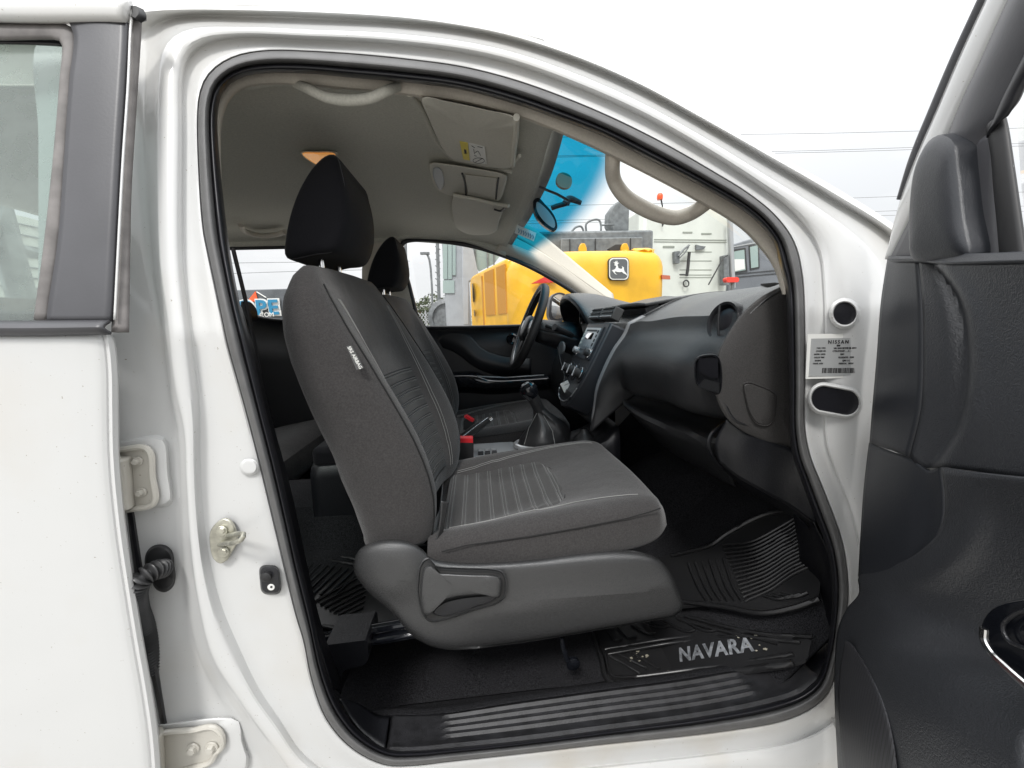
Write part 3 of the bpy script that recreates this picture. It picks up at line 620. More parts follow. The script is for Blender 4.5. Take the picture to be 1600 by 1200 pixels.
# speaker grille: dense mesh of round holes made by the material
gm = mat('grille_mesh', (.022, .023, .026), .45); t_ = gm.node_tree; b_ = t_.nodes['Principled BSDF']
tcn = t_.nodes.new('ShaderNodeTexCoord'); vo = t_.nodes.new('ShaderNodeTexVoronoi'); vo.inputs['Scale'].default_value = 330; vo.inputs['Randomness'].default_value = 0
rr_ = t_.nodes.new('ShaderNodeValToRGB'); rr_.color_ramp.elements[0].position = .30; rr_.color_ramp.elements[0].color = (.001, .001, .001, 1); rr_.color_ramp.elements[1].position = .42; rr_.color_ramp.elements[1].color = (.05, .05, .055, 1)
t_.links.new(tcn.outputs['Object'], vo.inputs['Vector']); t_.links.new(vo.outputs['Distance'], rr_.inputs[0]); t_.links.new(rr_.outputs[0], b_.inputs['Base Color']); MT['grille'] = gm
dpatch('speaker_grille', [[(1322,1001,.020),(1313,1050,.024),(1311,1100,.025),(1314,1150,.026),(1322,1230,.026)], [(1330,1006,.024),(1340,1070,.034),(1350,1120,.038),(1358,1160,.040),(1365,1230,.041)], [(1336,1012,.024),(1364,1060,.036),(1384,1110,.040),(1396,1160,.041),(1404,1230,.042)]], 'grille', fdoor, nu=40, nv=8, th=.002)
# pull handle / armrest pod with bright strip
ap = [(1546,990),(1550,972),(1562,955),(1580,944),(1604,938),(1640,934),(1690,940),(1720,1000),(1720,1080),(1690,1110),(1640,1085),(1585,1040),(1553,1012)]
f_ = [PD(x, y, .052) for x, y in cr2(ap, 50)]; cc = sum(f_, Vector())/len(f_)
rows = [[p-DN*.045 for p in f_], f_, [p.lerp(cc, .04)+DN*.008 for p in f_], [p.lerp(cc, .12)+DN*.010 for p in f_]]
arm = MB().grid(sm(rows, 2), closed_u=True, cap=True).build('armrest', 'glossb', fdoor)
MB().tube([PD(x, y, .060) for x, y in ((1541,982),(1541,1000),(1552,1020),(1578,1046),(1632,1092),(1690,1135))], .0042, 10, res=40).build('chrome_strip', 'chrome', arm)
MB().tube([PD(x, y, .066) for x, y in ((1700,945),(1610,952),(1582,962),(1567,980),(1575,1000),(1600,1012),(1700,1030))], .0016, 8, res=50).build('switch_panel_edge', 'plast', arm)
# door window frame: dark outer seal, painted flange, black inner frame, sail cover, channel, glass
def dstrip(name, A, B, off, m, th=.004, nv=5, bulge=0, nu=50, parent=None):
    a = cr([PD(x, y, off) for x, y in A], nu); b = cr([PD(x, y, off) for x, y in B], nu)
    rows = [[p.lerp(q, k/nv)+DN*(bulge*math.sin(math.pi*k/nv)) for p, q in zip(a, b)] for k in range(nv+1)]
    return MB().grid(rows).build(name, m, parent or fdoor, mods=(SOL(th, 0),))
dstrip('frame_seal', [(1600,-150),(1531,0),(1490,88),(1455,170),(1425,245),(1407,310)], [(1612,-150),(1543,0),(1502,88),(1467,170),(1434,245),(1410,312)], -.006, 'appl', bulge=.004)
dstrip('painted_flange', [(1614,-150),(1543,0),(1502,88),(1467,170),(1434,245),(1408,316),(1394,370),(1388,404)], [(1652,-150),(1579,0),(1538,88),(1500,170),(1472,235),(1442,305),(1412,368),(1392,405)], -.004, 'paint', bulge=.004)
dstrip('window_frame', [(1654,-150),(1578,0),(1538,88),(1500,170),(1475,235),(1452,290)], [(1780,-200),(1668,0),(1620,88),(1580,165),(1555,200),(1540,225)], -.001, 'appl', nv=8, bulge=.012)
dstrip('window_seal', [(1762,-200),(1655,0),(1618,60),(1582,130),(1562,172),(1545,215)], [(1800,-200),(1690,0),(1640,70),(1604,130),(1590,160),(1576,180)], .008, 'sealdark', bulge=.004)
dstrip('run_channel', [(1545,200),(1552,240),(1557,300),(1562,350),(1566,400)], [(1570,178),(1575,200),(1584,260),(1594,330),(1604,400)], .004, 'rubber', bulge=.004, nv=6)
dpatch('sail_base', [[(1476,240,.0),(1450,290,.0),(1420,350,.0),(1393,403,.0)], [(1500,240,.002),(1480,300,.004),(1462,350,.006),(1452,403,.006)], [(1560,200,.002),(1560,270,.002),(1562,340,.002),(1566,402,.002)]], 'appl', fdoor)
sl = [(1458,262),(1468,235),(1482,215),(1500,206),(1514,210),(1523,218),(1530,262),(1538,330),(1548,396),(1540,401),(1500,404),(1454,404),(1450,380),(1451,320)]
f_ = [PD(x, y, .004) for x, y in cr2(sl, 60)]; cc = sum(f_, Vector())/len(f_)
rows = [f_, [p+DN*.016 for p in f_], [p.lerp(cc, .03)+DN*.020 for p in f_], [p.lerp(cc, .22)+DN*.025 for p in f_], [p.lerp(cc, .6)+DN*.027 for p in f_]]
MB().grid(sm(rows, 2), closed_u=True, cap=True).build('sail_cover', 'doorhard', fdoor)
dstrip('door_glass', [(1590,170),(1596,250),(1602,330),(1606,405)], [(1800,-150),(1900,100),(1900,300),(1900,405)], -.012, 'glass', th=.003, nv=2)
# outer mirror-side top of door continues out of frame: frame post at the far end

# ============================================================ CABIN
def prism(name, pts, Yf, Yb, m, parent, n=None, bev=.004, seg=3, f=P, label=None, smooth_outline=True, ang=30):
    a, b = outline(pts, Yf, Yb, n, f, smooth_outline)
    return MB().slab(a, b).build(name, m, parent, mods=(BEV(bev, seg, ang),) if bev else (), label=label)
def pat(name, rows, m, parent, nu=30, nv=6, th=.003, curve_v=True, f=P, mods=(), label=None):
    return MB().grid(patch([PP(r_, f=f) if len(r_[0]) == 3 and not isinstance(r_[0], Vector) else r_ for r_ in rows], nu, nv, curve_v=curve_v)).build(name, m, parent, mods=((SOL(th, 0),) if th else ())+tuple(mods), label=label)

# --- side trim band inside the seal (roof side + A pillar)
TO = [(352,470),(345,380),(340,300),(339,220),(341,170),(352,140),(372,122),(400,114),(480,113),(545,119),(645,128),(720,138),(803,160),(866,182),(940,210),(1023,252),(1107,295),(1173,336),(1208,376),(1222,417),(1230,460)]
TI = [(362,470),(353,380),(347,300),(345,240),(347,190),(358,158),(379,139),(420,132),(480,134),(540,139),(620,147),(720,160),(757,168),(813,183),(866,204),(946,240),(1080,309),(1157,356),(1190,390),(1210,420),(1222,460)]
rows = [[PT(x, y, .048) for x, y in TO], [PT(x*.5+a*.5, y*.5+b*.5, .052) for (x, y), (a, b) in zip(TO, TI)], [PT(x, y, .065) for x, y in TI], [PT(x, y, .105) for x, y in TI]]
rows = [cr(r_, 90) for r_ in rows]
mb = MB(); mb.grid(sm(rows, 3)); side_trim = mb.build('pillar_side_trim', 'beige', truck)
far_rows = [[mir(p) for p in r_] for r_ in rows]
# --- headliner: world surface from the near trim line over to the far windows
tin = cr([PT(x, y, .075) for x, y in [(866,203),(813,183),(757,168),(720,160),(620,147),(540,139),(480,134),(420,132),(379,139)]], 26)
near = [p.copy() for p in tin]; near += [Vector((x, near[-1].y, near[-1].z-.004*i)) for i, x in enumerate((-.55, -.8, -1.05, -1.3, -1.55))]
hrows = []
for t, h in ((0, 0), (.04, .016), (.12, .030), (.3, .042), (.5, .046), (.7, .042), (.88, .030), (.96, .014), (1.0, -.006), (1.02, -.03)):
    hrows.append([p.lerp(mir(p), t)+Vector((.036*math.sin(math.pi*min(1, t))*max(0, 1-i/8), 0, h)) for i, p in enumerate(near)])
head = MB().grid(patch(hrows, 60, 5)).build('headliner', 'head', truck, mods=(SOL(.004, 1),))
def ceil_z(x, y, d=0):
    """height of the ceiling at x,y, dropped by d"""
    xs = [p.x for p in near]; i = 0
    while i < len(near)-2 and near[i+1].x > x: i += 1
    p, q = near[i], near[i+1]; k = max(0, min(1, (x-p.x)/(q.x-p.x) if abs(q.x-p.x) > 1e-6 else 0)); zz = p.z+(q.z-p.z)*k; y0 = p.y
    t = max(0, min(1, (y-y0)/(2*(YM-y0)))); hs = ((0, 0), (.04, .016), (.12, .030), (.3, .042), (.5, .046), (.7, .042), (.88, .030), (.96, .014), (1.0, -.006))
    for (a, ha), (b, hb) in zip(hs, hs[1:]):
        if t <= b: return zz+ha+(hb-ha)*(t-a)/(b-a)-d
    return zz-d
def PC(px, py, d=0):       # pixel ray onto the ceiling
    lo, hi = .6, 4.0; rr = ray(px, py)/FPX
    g = lambda t: (CAM+rr*t).z-ceil_z((CAM+rr*t).x, (CAM+rr*t).y, d)
    best = None; t = .5
    while t < 3.2:
        if g(t) > 0:
            a, b = t-.02, t
            for _ in range(20):
                c = (a+b)/2
                if g(c) > 0: b = c
                else: a = c
            return CAM+rr*b
        t += .02
    return CAM+rr*1.5
def on_ceiling(name, pts, d0, d1, m, parent, n=50, inset=.06, smooth_=True):
    """soft edged panel hanging d0..d1 under the ceiling; outline in pixels"""
    o_ = cr([(x, y, 0) for x, y in pts], n, True) if smooth_ else even([V((x, y, 0)) for x, y in pts+[pts[0]]], n, True)
    cx = sum(p.x for p in o_)/n; cy = sum(p.y for p in o_)/n; rows = []
    for t, d in ((0, d0), (0.004, d0+(d1-d0)*.6), (inset*.4, d0+(d1-d0)*.92), (inset, d1), (.5, d1)):
        rows.append([PC(p.x+(cx-p.x)*t, p.y+(cy-p.y)*t, d) for p in o_])
    return MB().grid(rows, closed_u=True, cap=True).build(name, m, parent)
# recess moulding line of the visor and the visor itself
MB().tube([PC(x, y, .0) for x, y in ((640,146),(656,165),(668,190),(680,215),(692,233),(705,246),(725,252),(760,260),(800,268))], .006, 10, res=50).build('visor_recess_edge', 'head', head)
vis = on_ceiling('sun_visor', [(659,152),(700,158),(760,171),(807,184),(806,200),(803,235),(801,256),(795,263),(770,262),(735,256),(707,249),(697,240),(683,215),(670,185)], .004, .020, 'beigel', truck, n=70, inset=.05)
MB().tube([PC(x, y, .022) for x, y in ((807,183),(806,210),(803,235),(801,258))], .006, 10, res=30).build('visor_rod', 'beigel', vis)
MB().tube([PC(x, y, .016) for x, y in ((785,250),(795,256),(806,250),(812,243))], .004, 10, res=20).build('visor_hook', 'beigel', vis)
def sticker(name, pts, d, m, parent, th=.0006):
    o_ = [PC(x, y, d) for x, y in pts]; return MB().slab(o_, [p+Vector((0, 0, th)) for p in o_]).build(name, m, parent, smooth=False)
lab = sticker('warning_label', [(732,223),(757,229),(761,257),(735,252)], .0225, 'white', vis)
sticker('warning_label', [(718,221),(731,223),(734,251),(724,249)], .0225, 'yellbl', vis)
def ctext(body_, px, py, size, d, m, parent, rx=(10, 2), uy=(-1, -10), **k):
    o_ = PC(px, py, d); return text(body_, size, o_, PC(px+rx[0], py+rx[1], d)-o_, PC(px+uy[0], py+uy[1], d)-o_, m, 'label_print', parent, thick=.0002, **k)
ctext('AIRBAG', 727, 237, .008, .0232, 'ink', lab, rx=(1.5, 14), uy=(10, 1), bold=.0003)
mb = MB()
for k, (cx, cy, a, b_) in enumerate(((748,251,9,4.2),)):
    mb.tube([PC(cx+a*math.cos(q*.3), cy+b_*math.sin(q*.3), .0232) for q in range(21)], .0006, 6, closed=True)
for (x0, y0, x1, y1) in ((737,228,742,231),(746,229,754,231),(740,233,741,240),(741,240,746,236),(747,236,751,243),(745,244,741,243),(742,254,753,248)):
    mb.tube([PC(x0, y0, .0232), PC(x1, y1, .0232)], .0006, 6)
mb.build('label_print', 'ink', lab)
# overhead console
con = on_ceiling('overhead_console', [(671,255),(700,256),(745,263),(783,270),(792,274),(788,295),(780,313),(760,315),(720,309),(693,302),(680,292),(673,272)], .0, .022, 'beigel', truck, n=70, inset=.10)
on_ceiling('map_light_lens', [(678,262),(688,263),(694,290),(688,297),(680,285),(676,272)], .020, .027, 'cabg', con, n=30, inset=.2)
on_ceiling('glasses_lid', [(726,272),(777,278),(774,310),(731,304)], .020, .0262, 'beigel', con, n=60, inset=.08, smooth_=False)
MB().tube([PC(x, y, .024) for x, y in ((722,271),(725,280),(727,290),(728,305))], .0028, 8, res=20).build('console_gap', 'ink', con)
MB().tube([PC(x, y, .024) for x, y in ((779,278),(777,292),(775,311))], .0022, 8, res=20).build('console_gap', 'ink', con)
# far sun visor, hanging lower
fv = on_ceiling('sun_visor', [(709,306),(740,312),(783,320),(786,326),(780,345),(776,360),(765,366),(740,367),(722,362),(710,350)], .010, .034, 'beigel', truck, n=60, inset=.06)
MB().tube([PC(x, y, .036) for x, y in ((708,305),(740,311),(775,319),(795,322))], .006, 10, res=20).build('visor_rod', 'beigel', fv)
MB().tube([PC(x, y, .034) for x, y in ((772,326),(782,329),(792,322))], .005, 8, res=12).build('visor_hook', 'plastd', fv)
# assist handles
MB().tube([PC(x, y, d) for x, y, d in ((462,131,.0),(484,140,.02),(510,152,.03),(545,157,.032),(580,153,.03),(602,143,.02),(622,135,.0))], lambda t: .0095-.002*abs(2*t-1), 12, res=50).build('roof_handle', 'head', truck)
MB().tube([PC(x, y, .02) for x, y in ((376,352),(384,362),(405,368),(430,367),(445,362))], .010, 10, res=30).build('roof_handle', 'beige', truck)
gh = [PT(958,232,.09), P(957,250,.16), P(959,280,.19), P(975,305,.20), P(1005,325,.20), P(1035,337,.20), P(1058,340,.195), P(1080,333,.18), P(1100,320,.15), PT(1116,306,.09)]
MB().tube(gh, lambda t: .0165+.002*math.sin(math.pi*t), 14, res=70, squash=(1, .8)).build('pillar_grab_handle', 'beige', side_trim)
dl = on_ceiling('dome_light', [(468,238),(495,236),(528,238),(524,254),(508,266),(488,256)], .0, .012, 'head', truck, n=40, inset=.12)
on_ceiling('dome_lens', [(472,240),(495,239),(524,241),(520,253),(508,261),(490,255)], .010, .0155, 'amber', dl, n=40, inset=.2)
# --- windscreen, header and mirror
hd = cr([PC(x, y, .0) for x, y in ((866,204),(855,235),(845,262),(833,290),(818,320),(805,345),(792,368))], 24)
base = [Vector((.60, .06, 1.33)), Vector((.80, .25, 1.34)), Vector((.92, .5, 1.345)), Vector((.95, .74, 1.345)), Vector((.92, 1.0, 1.345)), Vector((.80, 1.25, 1.37)), Vector((.66, 1.41, 1.42))]
hd3 = [Vector((.160, .155, 1.668)), Vector((.176, .3, 1.70)), Vector((.188, .5, 1.708)), Vector((.192, .74, 1.712)), Vector((.188, .98, 1.708)), Vector((.176, 1.18, 1.70)), Vector((.160, 1.325, 1.668))]
glass_rows = [hd3, [a.lerp(b, .5)+Vector((.02, 0, .03)) for a, b in zip(hd3, base)], base]
wg = patch(glass_rows, 40, 10)
wsh = MB().grid(wg).build('windscreen', 'wind', truck, recalc=False)
uvl = wsh.data.uv_layers.new(name='UVMap')          # v runs from the cowl (0) up to the header (1): carries the shade band
for lp_ in wsh.data.loops: uvl.data[lp_.index].uv = ((lp_.vertex_index % 40)/39, 1-(lp_.vertex_index//40)/(len(wg)-1))
def PW(px, py, off=0):      # pixel ray onto the windscreen plane (approximate plane through its middle)
    a, b, c = hd3[3], base[3], hd3[1]; n = (b-a).cross(c-a).normalized(); n = n if n.x < 0 else -n
    return Pplane(px, py, a+Vector((.03, 0, .02))*0+n*off, n)
# black frit along header and centre tab
mb = MB(); mb.grid([[p+Vector((-.004, 0, -.002)) for p in cr(hd3, 40)], [p.lerp(q, .10)+Vector((-.004, 0, -.002)) for p, q in zip(cr(hd3, 40), cr([a.lerp(b, .5)+Vector((.02, 0, .03)) for a, b in zip(hd3, base)], 40))]])
mb.build('header_band', mat('frit', (.30, .30, .29), .7), wsh, mods=(SOL(.001),))
# interior mirror
mmc = [(834,312),(842,309),(851,318),(862,330),(869,343),(871,356),(866,361),(852,354),(840,342),(834,328)]
a, b = outline(mmc, .68, .70, 40)
mirr = MB().slab(a, b).build('rear_view_mirror', 'glossb', truck, mods=(BEV(.004, 3),))
o_ = cr2([(839,315),(849,322),(860,334),(867,347),(866,356),(855,350),(844,338),(838,325)], 30); q_ = [P(x, y, .679) for x, y in o_]
MB().slab(q_, [p+Vector((0, .0008, 0)) for p in q_]).build('mirror_face', mat('mirror_back', (.42, .44, .45), .25, metal=.5), mirr)
MB().tube([P(862,325,.70), P(870,322,.70), P(885,318,.70)], .008, 10).build('mirror_arm', 'rubber', mirr)
MB().tube([P(884,318,.70), P(889,311,.70), P(908,317,.70)], lambda t: .013-.006*t, 10, res=12).build('mirror_foot', 'rubber', mirr)
q_ = [P(x, y, .47) for x, y in cr2([(872,272),(880,269),(891,274),(894,282),(891,292),(880,294),(870,286)], 24)]
MB().slab(q_, [p+Vector((0, .012, 0)) for p in q_]).build('rain_sensor', mat('sensor', (.32, .25, .18), .5), wsh, mods=(BEV(.004),))
MB().tube([P(842,292,.52), P(870,303,.52), P(888,313,.52)], .008, 8, squash=(1, .3)).build('frit_tab', 'appl', wsh)
q_ = [P(x, y, 1.0) for x, y in ((808,351),(838,364),(834,377),(804,364))]
sk = MB().slab(q_, [p+Vector((0, .001, 0)) for p in q_]).build('screen_sticker', 'white', wsh, smooth=False)
mb = MB()
for k in range(7):
    x = 810+k*3.7; y = 360+k*1.6
    mb.tube([P(x, y-3, .998), P(x+1.5, y+1, .998), P(x, y+4, .998)], .0016, 5)
mb.build('sticker_print', mat('sticker_ink', (.1, .25, .35), .6), sk)

# --- far side of the cabin: pillars, window line, driver's door
def far(name, A, B, Y, m, parent=truck, bulge=.0, nv=5, nu=40, th=.006):
    a = cr([P(x, y, Y) for x, y in A], nu); b = cr([P(x, y, Y) for x, y in B], nu)
    rows = [[p.lerp(q, k/nv)+Vector((0, -bulge*math.sin(math.pi*k/nv), 0)) for p, q in zip(a, b)] for k in range(nv+1)]
    return MB().grid(rows).build(name, m, parent, mods=(SOL(th, 0),))
WT = [(628,376),(660,374),(700,378),(740,385),(780,397),(820,413),(860,434),(900,459),(925,478)]       # top edge of the far front window opening
# A pillar trim beside windscreen
pat('far_pillar_trim', [[(792,366,1.30),(820,380,1.32),(860,404,1.335),(905,437,1.36),(960,475,1.385)], [(783,378,1.29),(815,394,1.30),(850,413,1.32),(890,438,1.345),(935,475,1.37)], [(772,392,1.31),(800,401,1.32),(840,419,1.33),(875,439,1.355),(915,472,1.39)]], 'beige', truck, th=.01, nv=8)
pat('far_pillar_trim', [[(815,344,1.34),(850,370,1.36),(900,412,1.39),(957,460,1.42)], [(792,366,1.30),(820,380,1.32),(870,414,1.345),(960,475,1.385)]], 'beige', truck, th=.01)
far('far_roof_trim', [(355,376),(440,374),(520,372),(600,368),(640,364),(700,366),(740,372),(790,388)], [(355,388),(440,386),(520,383),(600,380),(640,372),(700,374),(740,382),(790,400)], 1.315, 'head', bulge=.01)
fs = MB().tube([P(x, y, 1.325) for x, y in [(655,510),(640,450),(626,392),(630,379)]+WT[1:]+[(950,498)]], .011, 10, res=90).build('window_seal', 'sealdark', truck)
far('pillar_trim', [(575,372),(568,400),(566,440),(572,500)], [(625,372),(634,420),(644,460),(656,512)], 1.32, 'beige', bulge=.01, nv=6)
far('window_seal', [(357,386),(450,384),(540,382),(575,380)], [(357,391),(450,389),(540,387),(575,385)], 1.31, 'sealdark')
# driver's door inner panel
dd = far('driver_door', [(560,514),(655,514),(720,513),(830,510),(960,506)], [(560,760),(655,760),(720,760),(830,760),(960,760)], 1.40, 'plast', th=.02, nv=8)
MB().tube([P(x, y, 1.38) for x, y in ((640,512),(700,512),(760,511),(830,509),(900,506))], .010, 10, res=20).build('door_top_rail', 'plast', dd)
pat('door_swoop', [[(700,520,1.385),(730,522,1.38),(755,545,1.37),(785,556,1.37),(830,560,1.37)], [(685,528,1.39),(715,535,1.37),(745,560,1.355),(785,572,1.35),(830,575,1.35)], [(680,540,1.40),(710,550,1.38),(745,575,1.37),(785,588,1.38),(830,590,1.38)]], 'plast', dd)
pat('door_armrest', [[(690,583,1.39),(740,581,1.36),(770,590,1.34),(860,586,1.34)], [(690,590,1.36),(740,590,1.31),(770,597,1.30),(860,592,1.30)], [(690,600,1.36),(740,602,1.31),(770,606,1.31),(860,600,1.31)], [(690,612,1.39),(740,614,1.38),(770,616,1.38),(860,608,1.38)]], 'glossb', dd)
MB().tube([P(x, y, 1.30) for x, y in ((745,588),(790,590),(850,586))], .003, 8).build('armrest_trim', 'silver', dd)
MB().lathe(P(800,530,1.385), (0,-1,0), [(.030,0),(.030,.008),(.024,.012),(.012,.008)], 24).build('door_handle', 'glossb', dd)
# door mirror seen through the window, by the wheel
dm_ = [(862,463),(872,457),(884,460),(889,470),(888,490),(882,500),(868,503),(859,498),(858,480)]
a, b = outline(dm_, 1.60, 1.68, 36); dmr = MB().slab(a, b).build('door_mirror', 'appl', truck, mods=(BEV(.01, 3),))
a, b = outline([(865,464),(874,460),(883,464),(885,472),(884,488),(879,496),(868,498),(863,494),(862,480)], 1.595, 1.597, 36); MB().slab(a, b).build('mirror_face', 'mirror', dmr)
MB().slab(*outline([(640,373),(780,395),(925,478),(940,505),(660,512)], 1.425, 1.428)).build('driver_window', 'glass', dd, smooth=False)
# rear left door: panel and window
rd2 = far('rear_left_door', [(300,498),(380,492),(420,500),(480,503),(575,508)], [(300,800),(380,800),(420,800),(480,800),(575,800)], 1.405, 'plast', th=.02)
MB().tube([P(x, y, 1.39) for x, y in ((300,490),(385,492),(420,499),(480,503),(600,508))], .009, 10, res=20).build('door_top_rail', 'plast', rd2)
MB().slab(*outline([(300,384),(575,382),(600,508),(300,500)], 1.43, 1.433)).build('rear_window', 'glass', rd2, smooth=False)
# rear wall of the cab with its window
mb = MB(); mb.box((-1.66, YM, .95), (.04, 1.42, 1.0)); mb.build('cab_rear_wall', 'head', truck)
mb = MB(); mb.box((-1.66, .2, 1.58), (.04, .30, .26)); mb.box((-1.66, 1.28, 1.58), (.04, .30, .26)); mb.build('cab_rear_pillars', 'head', truck)
# near side behind the B pillar: inner face, belt pretensioner cover
pat('seat_belt', [[(362,388,.10),(384,480,.12),(396,545,.13),(408,620,.12)], [(366,388,.11),(388,480,.13),(401,545,.14),(413,620,.13)]], 'rubber', truck)
MB().slab(*outline([(377,470),(386,477),(391,488),(390,500),(384,498),(376,480)], .30, .33, 24)).build('belt_anchor', 'rubber', truck, mods=(BEV(.004),))

# --- floor and lower shell
FL = .415
fx = [(-1.65,.58),(-.9,.58),(-.42,.578),(-.36,.55),(-.30,FL+.03),(-.24,FL),(.2,FL),(.44,FL),(.52,FL+.03),(.64,.56),(.78,.70),(.90,.84),(.97,1.05),(.98,1.34)]
rows = []
for y, hump in ((.05,0),(.30,0),(.52,0),(.58,.02),(.63,.17),(.68,.20),(YM,.21),(.80,.20),(.85,.17),(.90,.02),(.96,0),(1.2,0),(1.45,0)):
    rows.append([Vector((x, y, z+hump*max(0, min(1, (.80-z)/.25)))) for x, z in fx])
floor = MB().grid([[p for p in cr(r_, 60)] for r_ in rows]).build('cabin_floor', 'carpet', truck, mods=(SOL(.01, 0),))
# inner side of sill
# sill scuff plate with ribs
SO = [(604,1176),(650,1176),(700,1171),(810,1160),(940,1143),(1100,1121),(1200,1101),(1250,1085),(1280,1060)]
SI = [(611,1118),(660,1118),(700,1114),(800,1098),(940,1078),(1060,1062),(1120,1052),(1170,1043),(1230,1010)]
def sp_(t, lift=0):
    return [P(a[0]+(b[0]-a[0])*t, a[1]+(b[1]-a[1])*t, .018+.085*t)+Vector((0, -lift*.3, lift)) for a, b in zip(SO, SI)]
rows = []
for t, l in ((0,-.012),(.03,0),(.10,.003),(.22,0),(.30,0),(.35,.004),(.40,0),(.48,0),(.53,.004),(.58,0),(.66,0),(.71,.004),(.76,0),(.84,0),(.89,.004),(.94,0),(1.0,-.002)):
    r_ = cr(sp_(t, 0), 80)
    rows.append([p+Vector((0, 0, l*(1 if .12 < i/79 < .86 or t < .2 else 0))) for i, p in enumerate(r_)])
scuff = MB().grid(rows).build('scuff_plate', mat('scuff_plastic', (.018, .018, .02), .5, grain=(500, .6), noise=(40, .5)), truck, mods=(SOL(.003, 0),))
top_ = sp_(1.0, -.003); top_ = [Vector((-1.6, .10, top_[0].z))]+top_+[Vector((.9, .10, top_[-1].z))]
rows = [cr(top_, 60), cr([Vector((p.x, .130, p.z-.012)) for p in top_], 60), cr([Vector((p.x, .165, FL+.022)) for p in top_], 60), cr([Vector((p.x, .20, FL+.002)) for p in top_], 60)]
MB().grid(sm(rows, 4)).build('sill_carpet', 'carpet', truck, mods=(SOL(.003, 0),))
pat('sill_corner_trim', [[(530,1092,.055),(545,1118,.05),(562,1140,.04),(585,1160,.03),(601,1172,.02)], [(560,1100,.09),(575,1110,.09),(590,1118,.09),(600,1119,.09),(609,1119,.09)]], 'plast', truck)
pat('kick_panel', [[(1272,815,.045),(1298,870,.045),(1308,930,.045),(1302,1000,.045),(1286,1058,.035),(1255,1085,.025)], [(1268,820,.06),(1290,880,.065),(1298,940,.065),(1290,1000,.065),(1262,1045,.06),(1230,1062,.05)], [(1262,822,.10),(1276,880,.12),(1278,940,.13),(1262,990,.13),(1235,1025,.12),(1200,1042,.10)], [(1240,800,.14),(1250,880,.18),(1240,950,.2),(1215,985,.2),(1185,1010,.18),(1165,1040,.14)]], 'plastd', truck, nv=8, nu=50)
# B pillar lower inner trim (dark) just inside the seal
pat('pillar_lower_trim', [[(370,480,.06),(392,560,.06),(412,650,.06),(440,760,.06),(465,880,.06),(490,980,.06),(520,1080,.06)], [(376,480,.12),(400,560,.12),(422,650,.12),(452,760,.12),(478,880,.12),(502,980,.12),(534,1070,.12)]], 'plastd', truck, nu=40)

# ------------------------------------------------------------ mats (loose, so things of their own)
def PF(px, py, h=0):      # pixel ray onto the floor profile raised by h
    p = PZ(px, py, FL+h)
    if p.x > .46:
        a, b = Vector((.46, 0, FL+h+.008)), Vector((.90, 0, .84+h)); n = (b-a).cross(Vector((0, 1, 0))).normalized()
        q = Pplane(px, py, a, n)
        if q.x > .44: return q
    return p
def PFR(px, py, h=0): return PZ(px, py, .581+h)
def floor_sheet(name, pts, h, m, parent=None, n=60, th=.008, smooth_=False, pf=PF):
    o_ = [pf(x, y, h) for x, y in (cr2(pts, n) if smooth_ else [(p.x, p.y) for p in even([V((x, y, 0)) for x, y in pts+[pts[0]]], n, True)])]
    return MB().slab(o_, [p-Vector((0, 0, th)) for p in o_]).build(name, m, parent)
def fribs(lines, h, r, name, m, parent, n=10, pf=PF):
    mb_ = MB()
    for l in lines: mb_.tube([pf(x, y, h) for x, y in l], r, 6, res=n if len(l) > 2 else 6)
    return mb_.build(name, m, parent, flat=60)
mat1 = floor_sheet('floor_mat', [(925,985),(1010,965),(1070,958),(1180,988),(1268,1000),(1262,1030),(1230,1040),(1100,1058),(955,1069),(945,1055)], .012, 'matr', n=120)
tag(mat1, 'black rubber floor mat with lettering, its silver NAVARA name badge showing, beside the door sill', 'floor mat', 'rubber floor mats')
fribs([[(928,990),(940,1030),(948,1060),(960,1067),(1100,1055),(1240,1036)]], .016, .007, 'mat_rim', 'matr', mat1, 60)
fribs([[(945,1014),(1060,996),(1170,987),(1240,999)], [(950,1022),(1060,1003),(1165,994),(1215,1005)], [(945,1022),(955,1055),(965,1058),(1100,1043),(1240,1022)]], .016, .004, 'mat_ridge', 'matr', mat1, 50)
fribs([[(968+i*30,998-i*4),(1010+i*30,990-i*4+8),(1028+i*30,986-i*4+6)] for i in range(0)], .016, .003, 'mat_ridge', 'matr', mat1)
fribs([[(1000,969),(1032,980),(1046,978)],[(1030,968),(1075,987),(1086,984)],[(1056,964),(1105,986),(1120,984)],[(985,975),(1014,990),(1024,988)],[(965,980),(982,995),(994,993)],[(950,985),(962,1000),(972,998)]], .016, .0034, 'mat_rib', 'matr', mat1)
fribs([[(953,1024),(1000,1052)],[(965,1021),(1012,1045)],[(985,1019),(1030,1045)],[(1180,990),(1240,1001)]], .016, .0034, 'mat_rib', 'matr', mat1)
fribs([[(1070,962),(1130,978),(1190,990),(1270,995)], [(1060,967),(1120,983),(1180,996),(1250,1003)]], .018, .004, 'mat_ridge', 'matr', mat1, 40)
o_ = PF(1115, 1016, .0165); xd = PF(1170, 1008, .0165)-PF(1060, 1025, .0165); yd = PF(1112, 1000, .0165)-PF(1115, 1025, .0165)
text('NAVARA', .044, o_, xd, yd, mat('worn_silver', (.24, .25, .265), .5, metal=.1, noise=(70, .6)), 'mat_lettering', mat1, bold=.0015, spacing=1.12)
scr = MB()
